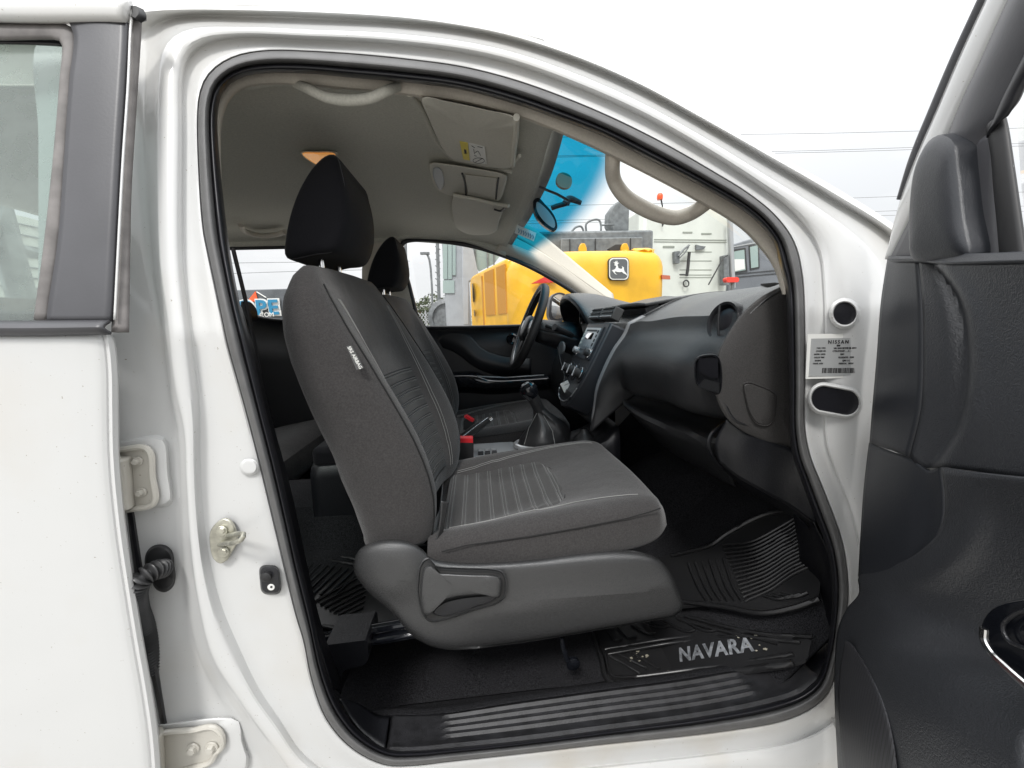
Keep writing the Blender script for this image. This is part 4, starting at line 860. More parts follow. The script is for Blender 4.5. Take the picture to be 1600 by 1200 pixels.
for i in range(26):
    x, y = random.choice([(1000, 1028), (1170, 992), (1185, 1012), (1060, 1052), (1000, 1022)]); x += random.uniform(-18, 14); y += random.uniform(-5, 5)
    c_ = PF(x, y, .0168); s = random.uniform(.0015, .006)
    scr.slab([c_+Vector((math.cos(a)*s*random.uniform(.5, 1.6), math.sin(a)*s*random.uniform(.3, 1), 0)) for a in (0, 1.2, 2.4, 3.6, 4.8)], [c_+Vector((math.cos(a)*s, math.sin(a)*s*.6, -.0006)) for a in (0, 1.2, 2.4, 3.6, 4.8)])
scr.build('mud_flakes', mat('dried_mud', (.32, .30, .24), .9, noise=(200, .4)), mat1, smooth=False)['kind'] = 'stuff'
mat2 = floor_sheet('floor_mat', [(1040,950),(1066,938),(1030,895),(1030,870),(1110,852),(1140,830),(1200,800),(1260,800),(1285,880),(1280,930),(1240,950),(1180,955),(1110,942)], .012, 'matr', n=120)
tag(mat2, 'black rubber floor mat with curved ribs, rising up the footwell under the glove box', 'floor mat', 'rubber floor mats')
fribs([[(1065,940),(1130,948),(1190,958),(1240,950),(1280,936)], [(1050,868),(1110,852),(1140,832),(1200,803),(1262,798)]], .016, .006, 'mat_rim', 'matr', mat2, 50)
ln = []
for i in range(15):
    f_ = i/14; ln.append([(1130+f_*40, 846+f_*96), (1180+f_*20, 838+f_*80), (1225+f_*12, 818+f_*74), (1272+f_*6, 808+f_*88)])
ln = [[(1128+i*2.6, 852+i*6.2), (1175+i*2, 846+i*5.4), (1222+i*1.2, 822+i*5.4), (1265+i*.9, 796+i*6)] for i in range(15)]
fribs(ln, .016, .0036, 'mat_rib', 'matr', mat2, 24)
fribs([[(1075+i*11, 880-i*1.5), (1092+i*11, 920), (1104+i*11, 938)] for i in range(6)]+[[(1192+i*14, 930-i*1.0), (1215+i*13, 936-i*1.5), (1240+i*11, 930-i*2)] for i in range(3)], .016, .0034, 'mat_rib', 'matr', mat2, 8)
mat3 = floor_sheet('floor_mat', [(440,862),(480,858),(520,868),(560,873),(640,885),(640,975),(560,985),(500,978),(470,968)], .008, 'matr', n=100, pf=PFR)
tag(mat3, 'black rubber floor mat with diagonal ribs behind the front passenger seat', 'floor mat', 'rubber floor mats')
fribs([[(440,864),(480,858),(520,868),(560,874),(600,880)], [(440,871),(480,865),(520,876),(556,882)], [(470,973),(500,977),(540,984),(580,985)]], .012, .005, 'mat_rim', 'matr', mat3, 40, PFR)
fribs([[(478+i*11, 880+i*1.2), (478+i*11-44, 880+i*1.2+42)] for i in range(9)]+[[(577-i*2, 893+i*7), (489, 941+i*2.0)] for i in range(1)], .012, .0032, 'mat_rib', 'matr', mat3, pf=PFR)
fribs([[(575-i*1.5, 905+i*8.5), (500+i*7, 944+i*4.0)] for i in range(7)], .012, .0032, 'mat_rib', 'matr', mat3, pf=PFR)

# ------------------------------------------------------------ front seats
def interp(tab, t):
    if t <= tab[0][0]: return tab[0][1]
    for (a, va), (b, vb) in zip(tab, tab[1:]):
        if t <= b:
            k = (t-a)/(b-a); k = k; return va+(vb-va)*k
    return tab[-1][1]
SC, SW = .37, .245                 # seat centre line and half width
bx = sorted([(p.z, p.x) for p in (P(x, y, .14) for x, y in ((557,845),(541,800),(522,760),(507,716),(488,680),(472,647),(453,601),(437,565),(427,530),(421,495),(420,465),(426,440)))])
fxx = sorted([(p.z, p.x) for p in (P(x, y, .18) for x, y in ((672,855),(681,820),(684,796),(683,769),(677,740),(667,711),(653,680),(635,647),(610,605),(584,564),(560,528),(535,490),(515,460),(498,435)))])
zt, zb = 1.425, .852
SEC = [(-.62,.90),(-.42,.72),(0,.66),(.42,.72),(.62,.90),(.80,1.0),(.93,.93),(1.0,.66),(1.0,.36),(.93,.10),(.62,-.02),(0,-.06),(-.62,-.02),(-.93,.10),(-1.0,.36),(-1.0,.66),(-.93,.93),(-.80,1.0)]
def cr1(tab, z):
    return interp(tab, z)
NZ = 34
def back_row(v, off=0):
    z = zb+(zt-zb)*v
    xb, xf = cr1(bx, z), cr1(fxx, z)
    wv = interp([(0,.97),(.12,.99),(.3,1.0),(.6,.99),(.8,.93),(.9,.86),(.96,.77),(1,.66)], v)*SW
    dep = xf-xb; bol = interp([(0,.55),(.2,.9),(.45,1),(.7,.75),(.85,.35),(1,.05)], v)
    if v > .93: k = (v-.93)/.07; xb += dep*.30*k*k; xf -= dep*.25*k*k; dep = xf-xb
    row = []
    for yy, xx in SEC:
        if xx > .6 and abs(yy) < .9:
            xx = xx if abs(yy) > .75 else 1-(1-xx)*bol*1.0
            if abs(yy) > .75: xx = 1.0-.04*(1-bol)
        row.append(Vector((xb+dep*xx+.034*max(0, (wv*yy+.10)/.30), SC+wv*yy, z)))
    return cr(row, 72, True)
vs_ = [0, .02]+[.02+.9*i/(NZ) for i in range(1, NZ+1)]+[.945, .965, .98, .992, 1.0]
rows = [back_row(v) for v in vs_]
# soften: pull first row inwards (bottom hem), crown the top
rows[0] = [p+(sum(rows[0], Vector())/72-p)*.05 for p in rows[0]]
top = rows[-1]; cen = sum(top, Vector())/len(top)
for k in (.25, .6): rows.append([p.lerp(cen, k)+Vector((0, 0, .010*k)) for p in top])
bm = MB().grid(rows, closed_u=True, cap=True)
# base: seat frame mesh is the seat's own object, everything else is under it
seatf = MB(); seatf.box((.10, SC, .74), (.44, .42, .10)); seatf.box((.13, SC, .80), (.42, .40, .06))
seat = seatf.build('front_seat', 'plastd', truck, mods=(BEV(.02, 3),), label='grey cloth passenger seat nearest the open door')
backr = bm.build('backrest', 'fabric', seat)
# helper to run along the backrest front surface: index j in 0..71 (0 starts at SEC[0])
def back_pt(v, j, off=.0):
    r_ = back_row(v); n = len(r_); i0 = int(j) % n; fr = j-int(j); p = r_[i0].lerp(r_[(i0+1) % n], fr)
    c_ = sum(r_, Vector())/n; t = (r_[(i0+1) % n]-r_[i0-1]).normalized(); nn = Vector((0, 0, 1)).cross(t); nn = nn if nn.dot(p-c_) > 0 else -nn
    return p+nn*off
def nearest_j(v, y, front=True):
    r_ = back_row(v); best, bj = 9, 0
    xc = sum(p.x for p in r_)/len(r_)
    for j, p in enumerate(r_):
        if (p.x > xc) == front and abs(p.y-y) < best: best, bj = abs(p.y-y), j
    return bj
# insert (stitched) and upper centre
def back_panel(name, v0, v1, halfw, m, off=.003, nvv=20, nuu=16):
    rows = []
    for i in range(nvv+1):
        v = v0+(v1-v0)*i/nvv; hw = halfw(v) if callable(halfw) else halfw; r_ = back_row(v); xc = sum(p.x for p in r_)/len(r_)
        fr = sorted([p for p in r_ if p.x > xc-.02], key=lambda p: p.y); row = []
        for k in range(nuu+1):
            y = SC-hw+2*hw*k/nuu
            for a, b in zip(fr, fr[1:]):
                if a.y <= y <= b.y: x = a.x+(b.x-a.x)*(y-a.y)/max(1e-6, b.y-a.y); break
            edge_ = min(k, nuu-k, i, nvv-i); row.append(Vector((x+(off if edge_ > 0 else -.002), y, fr[0].z)))
        rows.append(row)
    return MB().grid(rows).build(name, m, seat)
back_panel('backrest_insert', .06, .60, lambda v: .115+.02*v, 'insz')
# seams along the near and far bolster
def seamline(pts, name, m, r_=.0013, parent=None):
    return MB().tube(pts, r_, 6).build(name, m, parent or seat, flat=60)
def ctrl_pt(v, yy, xx, off=(0, 0)):
    z = zb+(zt-zb)*v; xb, xf = cr1(bx, z), cr1(fxx, z); dep = xf-xb
    wv = interp([(0,.97),(.12,.99),(.3,1.0),(.6,.99),(.8,.93),(.9,.86),(.96,.77),(1,.66)], v)*SW
    return Vector((xb+dep*xx+.034*max(0, (wv*yy+.10)/.30)+off[0], SC+wv*yy+off[1], z))
for sg in (-1, 1):
    seamline([ctrl_pt(v, sg*.885, .972, (.0005, sg*.0022)) for v in [i/60 for i in range(1, 57)]], 'seam', 'seam', .0016)
def front_x(v, y):
    fr = sorted([p for p in back_row(v) if p.x > sum(q.x for q in back_row(v))/72-.02], key=lambda p: p.y)
    for a, b in zip(fr, fr[1:]):
        if a.y <= y <= b.y and b.y-a.y > 1e-6: return a.x+(b.x-a.x)*(y-a.y)/(b.y-a.y)
    return fr[-1].x
for sg in (-1, 1):
    for dv in (0, .008):
        seamline([Vector((front_x(v, SC+sg*(.128+.02*v+dv))+.0022, SC+sg*(.128+.02*v+dv), zb+(zt-zb)*v)) for v in [i/44 for i in range(3, 40)]], 'stitching', 'thread', .0007)
# bottom hem seam of side face
# side airbag tag
tg = [(541,541),(549,540),(568,575),(557,578)]
q_ = [P(x, y, .122) for x, y in tg]
tagm = MB().slab(q_, [p+Vector((0, .003, 0)) for p in q_]).build('airbag_tag', mat('woven_tag', (.10, .10, .10), .9), seat, smooth=False)
o_ = P(554.5, 559, .1212); text('SRS AIRBAG', .0085, o_, P(566,580,.1212)-P(546,544,.1212), P(560,556,.1212)-P(550,561,.1212), 'white', 'tag_print', seat, thick=.0003, bold=.0002)
# lever/plastic recliner strip between backrest and cushion
pat('recliner_trim', [[(690,783,.145),(688,810,.145),(684,835,.145),(676,858,.14)], [(700,785,.16),(695,812,.16),(690,838,.16),(684,860,.155)]], 'sidec', seat)
# cushion
czs = [(-.12,.862,.80),(-.06,.868,.79),(.0,.876,.79),(.08,.886,.79),(.16,.893,.792),(.24,.900,.80),(.30,.905,.808),(.345,.905,.818),(.372,.895,.83),(.388,.870,.842)]
def cush_row(x, zt_, zb_, shrink=1.0):
    w_ = .248*shrink; t = (x+.12)/.5; dip = interp([(0,.045),(.3,.040),(.6,.022),(.8,.006),(1,0)], t)
    ctr = [(-1.0,zb_+.012),(-1.0,zt_-.018),(-.96,zt_-.004),(-.86,zt_+.008),(-.68,zt_+.004-dip*.35),(-.45,zt_-dip),(0,zt_-dip-.002),(.45,zt_-dip),(.68,zt_+.004-dip*.35),(.86,zt_+.008),(.96,zt_-.004),(1.0,zt_-.018),(1.0,zb_+.012),(.94,zb_),(0,zb_),(-.94,zb_)]
    return cr([Vector((x, SC+w_*a, z)) for a, z in ctr], 76, True)
rows = [cush_row(x, a, b, s) for (x, a, b), s in zip(czs, (.985,.99,1,1,1,1,.995,.985,.96,.90))]
def xbow(p):                        # front edge bows forward at the middle
    return p+Vector((.03*max(0, (p.x-.15)/.24)*(1-((p.y-SC)/.248)**2), 0, 0))
rows = sm(rows, 4); rows = [[xbow(p) for p in r_] for r_ in rows]
cush = MB().grid(rows, closed_u=True, cap=True).build('seat_cushion', 'fabric', seat)
def cush_z(x, y):
    best = None
    i = min(range(len(rows)-1), key=lambda k: abs(rows[k][38].x-x)); r_ = [p for p in rows[i] if p.z > .84]; r_.sort(key=lambda p: p.y)
    j = min(range(len(rows)-1), key=lambda k: abs(sum(p.x for p in rows[k])/76-x))
    for a, b in zip(r_, r_[1:]):
        if a.y <= y <= b.y and b.y-a.y > 1e-5: return a.z+(b.z-a.z)*(y-a.y)/(b.y-a.y)
    return r_[0].z
g = []
for i in range(25):
    x = -.10+.275*i/24; row = []
    for k in range(19):
        s = -1+2*k/18; hw = .165-.014*(i/24); y = SC+s*hw; xx = x+(.035*(1-s*s)*(i/24)**2)
        e = min(i, 24-i, k, 18-k); row.append(Vector((xx, y, cush_z(xx, y)+(.0035 if e else -.004))))
    g.append(row)
MB().grid(g).build('cushion_insert', 'insx', seat)
fr_edge = [p+Vector((.001, 0, .001)) for p in g[-1]]; seamline(fr_edge, 'seam', 'seam', .0016)
# near side seam and stitch lines on cushion
seamline([P(x, y, .119) for x, y in ((690,862),(730,852),(780,845),(830,838),(905,825),(980,810),(1015,800),(1032,794))], 'seam', 'seam', .0013)
seamline([Vector((x, SC-.172-.03*max(0, (x-.2)/.2), cush_z(x, SC-.172-.03*max(0, (x-.2)/.2))+.0015)) for x in [-.08+.42*i/24 for i in range(25)]], 'stitching', 'thread', .0008)
for d_ in (.170, .176):
    seamline([Vector((x, SC+d_+.02*math.sin(x*6), cush_z(x, SC+d_+.02*math.sin(x*6))+.0015)) for x in [-.08+.44*i/24 for i in range(25)]], 'stitching', 'thread', .0007)
# side cover
cov = [(553,895),(553,875),(563,857),(585,846),(612,842),(640,846),(660,858),(674,872),(720,878),(780,877),(840,872),(900,863),(960,858),(1000,862),(1030,874),(1050,898),(1062,930),(1068,948),(1058,962),(1020,970),(940,984),(860,998),(790,1008),(730,1015),(690,1014),(650,998),(610,955),(575,925)]
c2 = cr2(cov, 90); cx, cy = 810, 932
def ss(a, b, t): t = max(0, min(1, (t-a)/(b-a))); return t*t*(3-2*t)
def hY(x, y):
    h = 0
    d = ((x-612)**2+(y-893)**2)**.5; h -= .011*(1-ss(20, 62, d))                                   # round recliner boss
    yr = 968-(x-700)*.165; k = ss(660, 800, x)
    h += k*(.020*ss(0, 70, y-yr) - .003*(1-ss(0, 16, abs(y-yr))))                                   # tuck below the ridge line
    yu = 893-(x-700)*.05; h += .016*ss(0, 34, yu-y)*ss(640, 720, x)                                # rolls away to the cushion
    return h
rows = []
for t, Y in ((0,.165),(0,.135),(.012,.122),(.03,.114),(.06,.108),(.10,.104),(.16,.102),(.24,.101),(.34,.101),(.44,.101),(.54,.101),(.66,.101),(.8,.101),(1,.101)):
    ring = []
    for x, y in c2:
        mxx = max(620, min(1010, x)); my = interp([(620,905),(720,928),(800,940),(1010,925)], mxx)
        X_, Y_ = x+(mxx-x)*t, y+(my-y)*t
        ring.append(P(X_, Y_, Y+(hY(X_, Y_) if t > .02 else 0)))
    rows.append(ring)
mb = MB(); mb.grid(rows, closed_u=True)
cover = mb.build('seat_side_cover', 'sidec', seat, recalc=True, flat=80)
# raised shoulder line
def lozenge(name, pts, prof_, m, parent, n=60, med=None):
    c = cr2(pts, n); cx = sum(p[0] for p in c)/n; cy = sum(p[1] for p in c)/n; rows = []
    for t, Y in prof_: rows.append([P(x+(cx-x)*t, y+(cy-y)*t, Y) for x, y in c])
    return MB().grid(rows, closed_u=True, cap=True).build(name, m, parent)
# lever with surrounding recess
lozenge('lever_recess', [(652,905),(655,885),(662,874),(670,872),(676,880),(682,884),(720,887),(770,889),(786,893),(792,905),(791,930),(780,942),(740,955),(700,968),(672,972),(660,960),(652,930)], ((0,.104),(.0,.0915),(.03,.0895),(.06,.0925),(.5,.0925)), 'sidec', cover, n=90)
lozenge('lever_gap', [(656,905),(659,885),(667,879),(677,883),(682,891),(700,893),(740,895),(774,896),(786,901),(788,920),(784,938),(765,944),(735,951),(705,962),(686,968),(670,967),(660,964),(654,940)], ((0,.0915),(.02,.0912),(.5,.0912)), 'ink', cover, n=90)
lozenge('recline_lever', [(658,905),(662,888),(668,883),(675,886),(680,894),(700,896),(740,898),(772,899),(783,903),(784,920),(780,934),(765,930),(735,930),(705,934),(686,942),(672,960),(663,962),(657,940)], ((0,.0915),(0,.078),(.02,.071),(.06,.067),(.14,.0655),(.5,.0645)), 'sidec', cover, n=90)
lozenge('lever_underside', [(676,958),(690,944),(712,937),(750,932),(778,932),(770,939),(740,950),(710,960),(690,963)], ((0,.0905),(.05,.084),(.3,.083)), 'plast', cover)
# headrest
hr = [(440,396),(441,375),(445,350),(453,320),(466,288),(483,260),(500,242),(512,236),(522,238),(530,262),(536,295),(537,328),(533,360),(524,383),(515,392),(490,396),(462,402),(446,404)]
c3 = [P(x, y, .255) for x, y in cr2(hr, 60)]; cen = sum(c3, Vector())/60
rows = []
HC = .375
for dy, s in ((-.118,.0),(-.118,.5),(-.117,.8),(-.113,.93),(-.104,.985),(-.09,1.0),(-.05,1.0),(0,1.0),(.05,1.0),(.09,1.0),(.104,.985),(.113,.93),(.117,.8),(.118,.5),(.118,.0)):
    ring = []
    for p in c3:
        d = p-cen; yy = HC+dy
        top_drop = 0
        q = Vector((cen.x+d.x*s, yy, cen.z+d.z*s))
        if d.x > 0: q.x += .022*(1-(dy/.118)**2)*s*max(0, min(1, (1.62-p.z)/.10))          # front face bows forward
        ring.append(q)
    rows.append(ring)
hrest = MB().grid(sm(rows, 3), closed_u=True).build('headrest', 'fabricd', seat)
hp = MB()
for dy in (-.055, .055): hp.tube([Vector((-.335, HC+dy, 1.40)), Vector((-.335, HC+dy, 1.50))], .006, 12)
hp.build('headrest_posts', 'chrome', seat)
hs = MB()
for dy in (-.055, .055): hs.lathe(Vector((-.335, HC+dy, 1.415)), (0, 0, 1), [(.018, 0), (.018, .012), (.012, .018), (.007, .018)], 16)
hs.build('post_sleeves', 'plast', seat)
sidx = [i for i, p in enumerate(c3)]
fr_side = [p for p in c3 if p.x > cen.x-.004]
fr_side.sort(key=lambda p: p.z)
# seams where side panel meets front and back faces
seamline([Vector((cen.x+(p.x-cen.x)*.985, HC-.1055, cen.z+(p.z-cen.z)*.985)) for p in c3]+[Vector((cen.x+(c3[0].x-cen.x)*.985, HC-.1055, cen.z+(c3[0].z-cen.z)*.985))], 'seam', 'appl', .0011)
# seat rails and bracket
for y in (.20, .56):
    a_, b_ = P(508, 1006, .20), P(800, 955, .20)
    rm = MB()
    for dy_, dz_, r_ in ((-.018, 0, .006), (.018, 0, .006), (0, .016, .012)):
        rm.tube([Vector((a_.x, y+dy_, a_.z+dz_)), Vector((b_.x, y+dy_, b_.z+dz_))], r_, 8)
    rm.slab([Vector((a_.x, y-.02, a_.z-.01)), Vector((b_.x, y-.02, b_.z-.01)), Vector((b_.x, y-.02, b_.z+.006)), Vector((a_.x, y-.02, a_.z+.006))], [Vector((a_.x, y+.02, a_.z-.01)), Vector((b_.x, y+.02, b_.z-.01)), Vector((b_.x, y+.02, b_.z+.006)), Vector((a_.x, y+.02, a_.z+.006))])
    rm.build('seat_rail', 'glossb', seat, mods=(BEV(.002),))
MB().slab(*outline([(508,1008),(574,1000),(576,1030),(568,1040),(540,1046),(534,1052),(530,1120),(500,1130),(496,1040)], .155, .24, 60, smooth=False)).build('rail_bracket', 'plast', seat, mods=(BEV(.006, 3),))
mb = MB(); mb.tube([P(878,995,.17), P(880,1012,.165), P(886,1030,.16), P(893,1043,.16)], .006, 8, squash=(1,1)); mb.lathe(P(895,1035,.165), (0,-1,0), [(.016,0),(.016,.006),(.008,.009)], 16); mb.build('rail_bolt', 'glossb', seat)

# copy the whole seat for the driver
def copy_part(src, dst_parent, off, zoff=None):
    c = src.copy(); COL.objects.link(c); c.parent = dst_parent; c.matrix_parent_inverse = src.matrix_parent_inverse.copy()
    for ch in [o for o in list(COL.objects) if o.parent == src]: copy_part(ch, c, Vector((0,0,0)))
    return c
dseat = copy_part(seat, truck, None); dseat.location = Vector(seat.location)+Vector((-.035, .735, 0)); dseat['label'] = "driver's seat beyond the gear lever, behind the steering wheel"
for ch in [o for o in list(COL.objects) if o.parent == dseat and o.name.startswith('headrest.')]:
    pass
# seat belt buckles
bk = MB(); a, b = outline(roundrect(707,692,740,735,3), .635, .67); bk.slab(a, b)
bkl = bk.build('belt_buckle', 'rubber', truck, mods=(BEV(.004),)); a, b = outline(roundrect(709,685,739,693,1.5), .637, .668); MB().slab(a, b).build('release_button', 'red', bkl, mods=(BEV(.002),))
MB().tube([P(722,735,.652), P(720,760,.652), P(715,800,.65)], .012, 10).build('buckle_stalk', 'rubber', bkl)
bk2 = MB().slab(*outline(roundrect(724,657,742,672,2), .90, .93)).build('belt_buckle', 'rubber', truck, mods=(BEV(.003),)); MB().slab(*outline([(725,652),(729,650),(741,657),(738,660)], .898, .93)).build('release_button', 'red', bk2, smooth=False)
# rear bench
rows = [[Vector((x, y, z)) for y in (.12, .4, .74, 1.1, 1.38)] for x, z in ((-.76,.70),(-.74,.80),(-.78,.845),(-.95,.83),(-1.15,.80),(-1.22,.84),(-1.30,1.2),(-1.38,1.38),(-1.45,1.38))]
bench = MB().grid(patch(rows, 30, 4)).build('rear_bench', 'fabric', truck, mods=(SOL(.01),))

# ------------------------------------------------------------ dashboard
A0 = [(.96,1.335),(.80,1.365),(.66,1.365),(.583,1.350),(.543,1.333),(.506,1.303),(.496,1.272),(.474,1.236),(.458,1.190),(.463,1.141),(.487,1.101),(.53,1.085)]
B0 = [(.96,1.335),(.80,1.365),(.66,1.362),(.590,1.345),(.545,1.325),(.497,1.300),(.488,1.272),(.462,1.236),(.434,1.190),(.438,1.135),(.455,1.100),(.50,1.082)]
C0 = [(.96,1.335),(.82,1.368),(.70,1.366),(.610,1.345),(.550,1.320),(.487,1.291),(.478,1.264),(.452,1.226),(.426,1.178),(.428,1.120),(.440,1.090),(.48,1.075)]
D0 = [(.96,1.335),(.84,1.370),(.72,1.370),(.620,1.345),(.550,1.315),(.483,1.283),(.470,1.252),(.436,1.205),(.398,1.130),(.380,1.080),(.372,1.020),(.362,.950)]
E0 = [(.97,1.335),(.86,1.372),(.74,1.374),(.640,1.355),(.570,1.325),(.500,1.285),(.470,1.235),(.440,1.185),(.415,1.130),(.395,1.080),(.385,1.020),(.375,.950)]
def dsec(y, prof): return [Vector((x, y, z)) for x, z in prof]
def drow(y, pr, n=60, kink=5):      # sharp crease at index kink
    a = cr(dsec(y, pr[:kink+1]), n//2); b = cr(dsec(y, pr[kink:]), n//2+1); return a+b[1:]
ys = [(.075,A0),(.13,A0),(.20,B0),(.32,B0),(.44,C0),(.52,C0),(.575,D0),(.60,D0)]
base_rows = [drow(y, p) for y, p in ys]
dashm = MB().grid(sm(base_rows, 4))
# centre and driver's side of the dash
ys2 = [(.60,E0),(.74,E0),(.88,E0),(1.1,E0),(1.35,E0),(1.42,E0)]
dashm.grid(sm([drow(y, p) for y, p in ys2], 2))
dash = dashm.build('dashboard', 'dash', truck, recalc=False, flat=24, mods=(SOL(.004, 0),))
# end panel beside the door opening
cap_o = [(1232,445),(1222,447),(1190,463),(1160,489),(1138,520),(1121,555),(1115,590),(1119,622),(1134,652),(1160,674),(1195,690),(1232,705),(1256,730),(1256,600),(1250,500),(1240,460)]
c3_ = cr2(cap_o, 90); rows = []
for t, Y in ((0,.12),(0,.086),(.01,.080),(.04,.077),(.12,.075),(.5,.072)):
    rows.append([P(x+(1190-x)*t, y+(575-y)*t, Y) for x, y in c3_])
endp = MB().grid(rows, closed_u=True, cap=True).build('dash_end_panel', mat('textured_end_panel', (.040, .038, .037), .6, noise=(700, .4), grain=(700, .8)), dash)
ac = cr2([(1163,602),(1170,599),(1184,603),(1205,612),(1211,618),(1212,635),(1209,652),(1203,662),(1194,664),(1182,660),(1172,645),(1166,625)], 50)
rows = [[P(600*0+x+(1188-x)*t, y+(632-y)*t, Y) for x, y in ac] for t, Y in ((-.10,.074),(-.04,.0690),(0,.0712),(.05,.0695),(.6,.069))]
MB().grid(rows, closed_u=True, cap=True).build('access_cover', endp.data.materials[0], endp)
# side kick: dark lower side wall below the end panel
pat('lower_side_panel', [[(1135,655,.10),(1165,676,.085),(1200,690,.08),(1236,702,.07),(1260,740,.06)], [(1118,690,.12),(1150,705,.10),(1190,720,.09),(1230,740,.08),(1270,770,.06)], [(1122,718,.13),(1150,742,.12),(1190,765,.11),(1235,790,.10),(1280,822,.07)]], 'plast', dash, nv=8)
pat('lower_side_panel', [[(1122,718,.13),(1150,742,.12),(1190,765,.11),(1235,790,.10),(1280,822,.07)], [(1130,735,.22),(1160,760,.22),(1200,785,.2),(1240,808,.18),(1280,840,.12)]], 'plastd', dash, nv=8)
# glove box lid: lit shelf then dark front
MB().grid(patch([PP([(978,611,.57),(1010,612,.50),(1045,619,.43),(1090,631,.33),(1127,642,.25),(1150,650,.20)]), PP([(974,622,.55),(1005,634,.48),(1040,645,.40),(1080,657,.30),(1112,668,.225),(1136,674,.175)]), PP([(976,634,.49),(1003,650,.41),(1035,664,.33),(1070,676,.245),(1100,686,.185),(1124,690,.15)]),
   PP([(984,642,.50),(1010,664,.42),(1040,682,.34),(1075,697,.26),(1104,708,.20),(1130,712,.16)]), PP([(1000,660,.55),(1030,690,.48),(1060,712,.40),(1095,730,.32),(1125,748,.26),(1150,760,.22)])], 40, 6)).build('glove_box', 'dash', dash, mods=(SOL(.004),))
MB().tube(PP([(1150,650,.165),(1132,662,.155),(1112,678,.15),(1107,692,.15),(1114,712,.16),(1128,730,.18)]), .0045, 8, res=30).build('glove_box_edge', 'plast', dash)
# pocket (fold-out cup holder) near the end panel
def pxx(pts, X): return [PX(x, y, X) for x, y in pts]
fo = cr2([(1086,562),(1092,556),(1122,556),(1124,616),(1098,607),(1088,600)], 40)
rows = [pxx(fo, .428), pxx(mixr(fo, [(1108,585)]*40, .03), .424), pxx(mixr(fo, [(1108,585)]*40, .10), .424), pxx(mixr(fo, [(1108,583)]*40, .22), .434), pxx(mixr(fo, [(1110,580)]*40, .4), .433), pxx(mixr(fo, [(1112,580)]*40, .9), .433)]
cup = MB().grid(rows, closed_u=True, cap=True).build('cup_holder', 'plast', dash)
MB().slab(pxx([(1092,560),(1122,560),(1122,590),(1112,590),(1092,580)], .4225), pxx([(1092,560),(1122,560),(1122,590),(1112,590),(1092,580)], .424)).build('cup_holder_well', 'sealdark', cup, smooth=False)
MB().slab(pxx([(1090,604),(1101,592),(1124,598),(1124,615),(1098,607)], .421), pxx([(1090,604),(1101,592),(1124,598),(1124,615),(1098,607)], .424)).build('cup_holder_lit_face', 'dash', cup, smooth=False)  # lighter slab paints the lit slope at the bottom of the pocket
# round end vent
vc = P(1149, 500, .140); vc.x = .490; va = Vector((-.96, -.14, .25)).normalized()
vent = MB().lathe(vc-va*.02, va, [(.042,-.03),(.042,.012),(.039,.018),(.034,.016),(.031,.000)], 40).build('side_air_vent', 'plast', dash)
MB().lathe(vc-va*.016, va, [(.031,0),(.027,.006),(.016,.010),(.008,.011)], 30).build('vent_disc', 'sealdark', vent)
MB().tube([vc+va*.004+Vector((0,0,-.03)), vc+va*.006, vc+va*.004+Vector((0,0,.03))], .0022, 6).build('vent_vane', 'plast', vent)
# demister slots on top, near the corner
mb = MB()
for i in range(9):
    c_ = Vector((.60+i*.010, .13+i*.016, 1.354+i*.0019)); mb.box(c_, (.005, .03, .004), Matrix.Rotation(.5, 3, 'Z'))
dm = mb.build('demister_grille', 'ink', dash, smooth=False)
# centre stack, plane S
def S(y, z, off=0): return Vector((.435+(z-1.285)*.50-.0-off*.894, y, z+off*.447))
def srect(name, y0, y1, z0, z1, off, th, m, parent, r=.006, taper=0):
    pts = []
    for cy, cz, a0 in ((y1-r, z1-r, 0), (y0+r, z1-r, 90), (y0+r, z0+r, 180), (y1-r, z0+r, 270)):
        for k in range(5):
            a = R(a0+90*k/4); pts.append((cy+r*math.cos(a), cz+r*math.sin(a)))
    return MB().slab([S(y, z, off+th) for y, z in pts], [S(y, z, off) for y, z in pts]).build(name, m, parent, mods=(BEV(min(.0015, th*.4), 2),))
stack = MB().slab([S(y, z, .004) for y, z in ((.615,1.29),(.875,1.29),(.865,1.16),(.845,1.07),(.80,1.015),(.74,1.0),(.68,1.01),(.640,1.06),(.620,1.14))], [S(y, z, -.10) for y, z in ((.615,1.29),(.875,1.29),(.865,1.16),(.845,1.07),(.80,1.015),(.74,1.0),(.68,1.01),(.640,1.06),(.620,1.14))]).build('centre_stack', 'doorhard', dash, mods=(BEV(.008, 3),))
srect('radio_bezel', .650, .835, 1.165, 1.275, .004, .006, 'doorhard', dash)
radio = srect('radio', .660, .825, 1.195, 1.268, .010, .004, 'silver', dash)
srect('disc_slot', .685, .80, 1.255, 1.261, .014, .001, 'ink', dash, r=.002)
srect('radio_display', .700, .785, 1.228, 1.250, .014, .001, 'mirror', dash, r=.003)
for k in range(4):
    srect('radio_button', .664, .676, 1.208+k*.014, 1.218+k*.014, .014, .0015, 'rubber', dash, r=.002)
    srect('radio_button', .690+k*.027, .712+k*.027, 1.201, 1.212, .014, .0015, 'silver', dash, r=.002)
    srect('radio_button', .806, .820, 1.208+k*.014, 1.218+k*.014, .014, .0015, 'beige', dash, r=.002)
def knob(y, z, r_, h, m, name='radio_knob', off=.01):
    k_ = MB().lathe(S(y, z, off), Vector((-.894,0,.447)), [(r_*1.35,0),(r_*1.35,.003),(r_,.004),(r_*.92,h),(r_*.6,h+.0015)], 24).build(name, m, dash)
knob(.672,1.185,.013,.018,'rubber'); knob(.815,1.185,.013,.018,'silver'); knob(.672,1.185,.0155,.005,'chrome'); knob(.815,1.185,.0155,.005,'chrome')
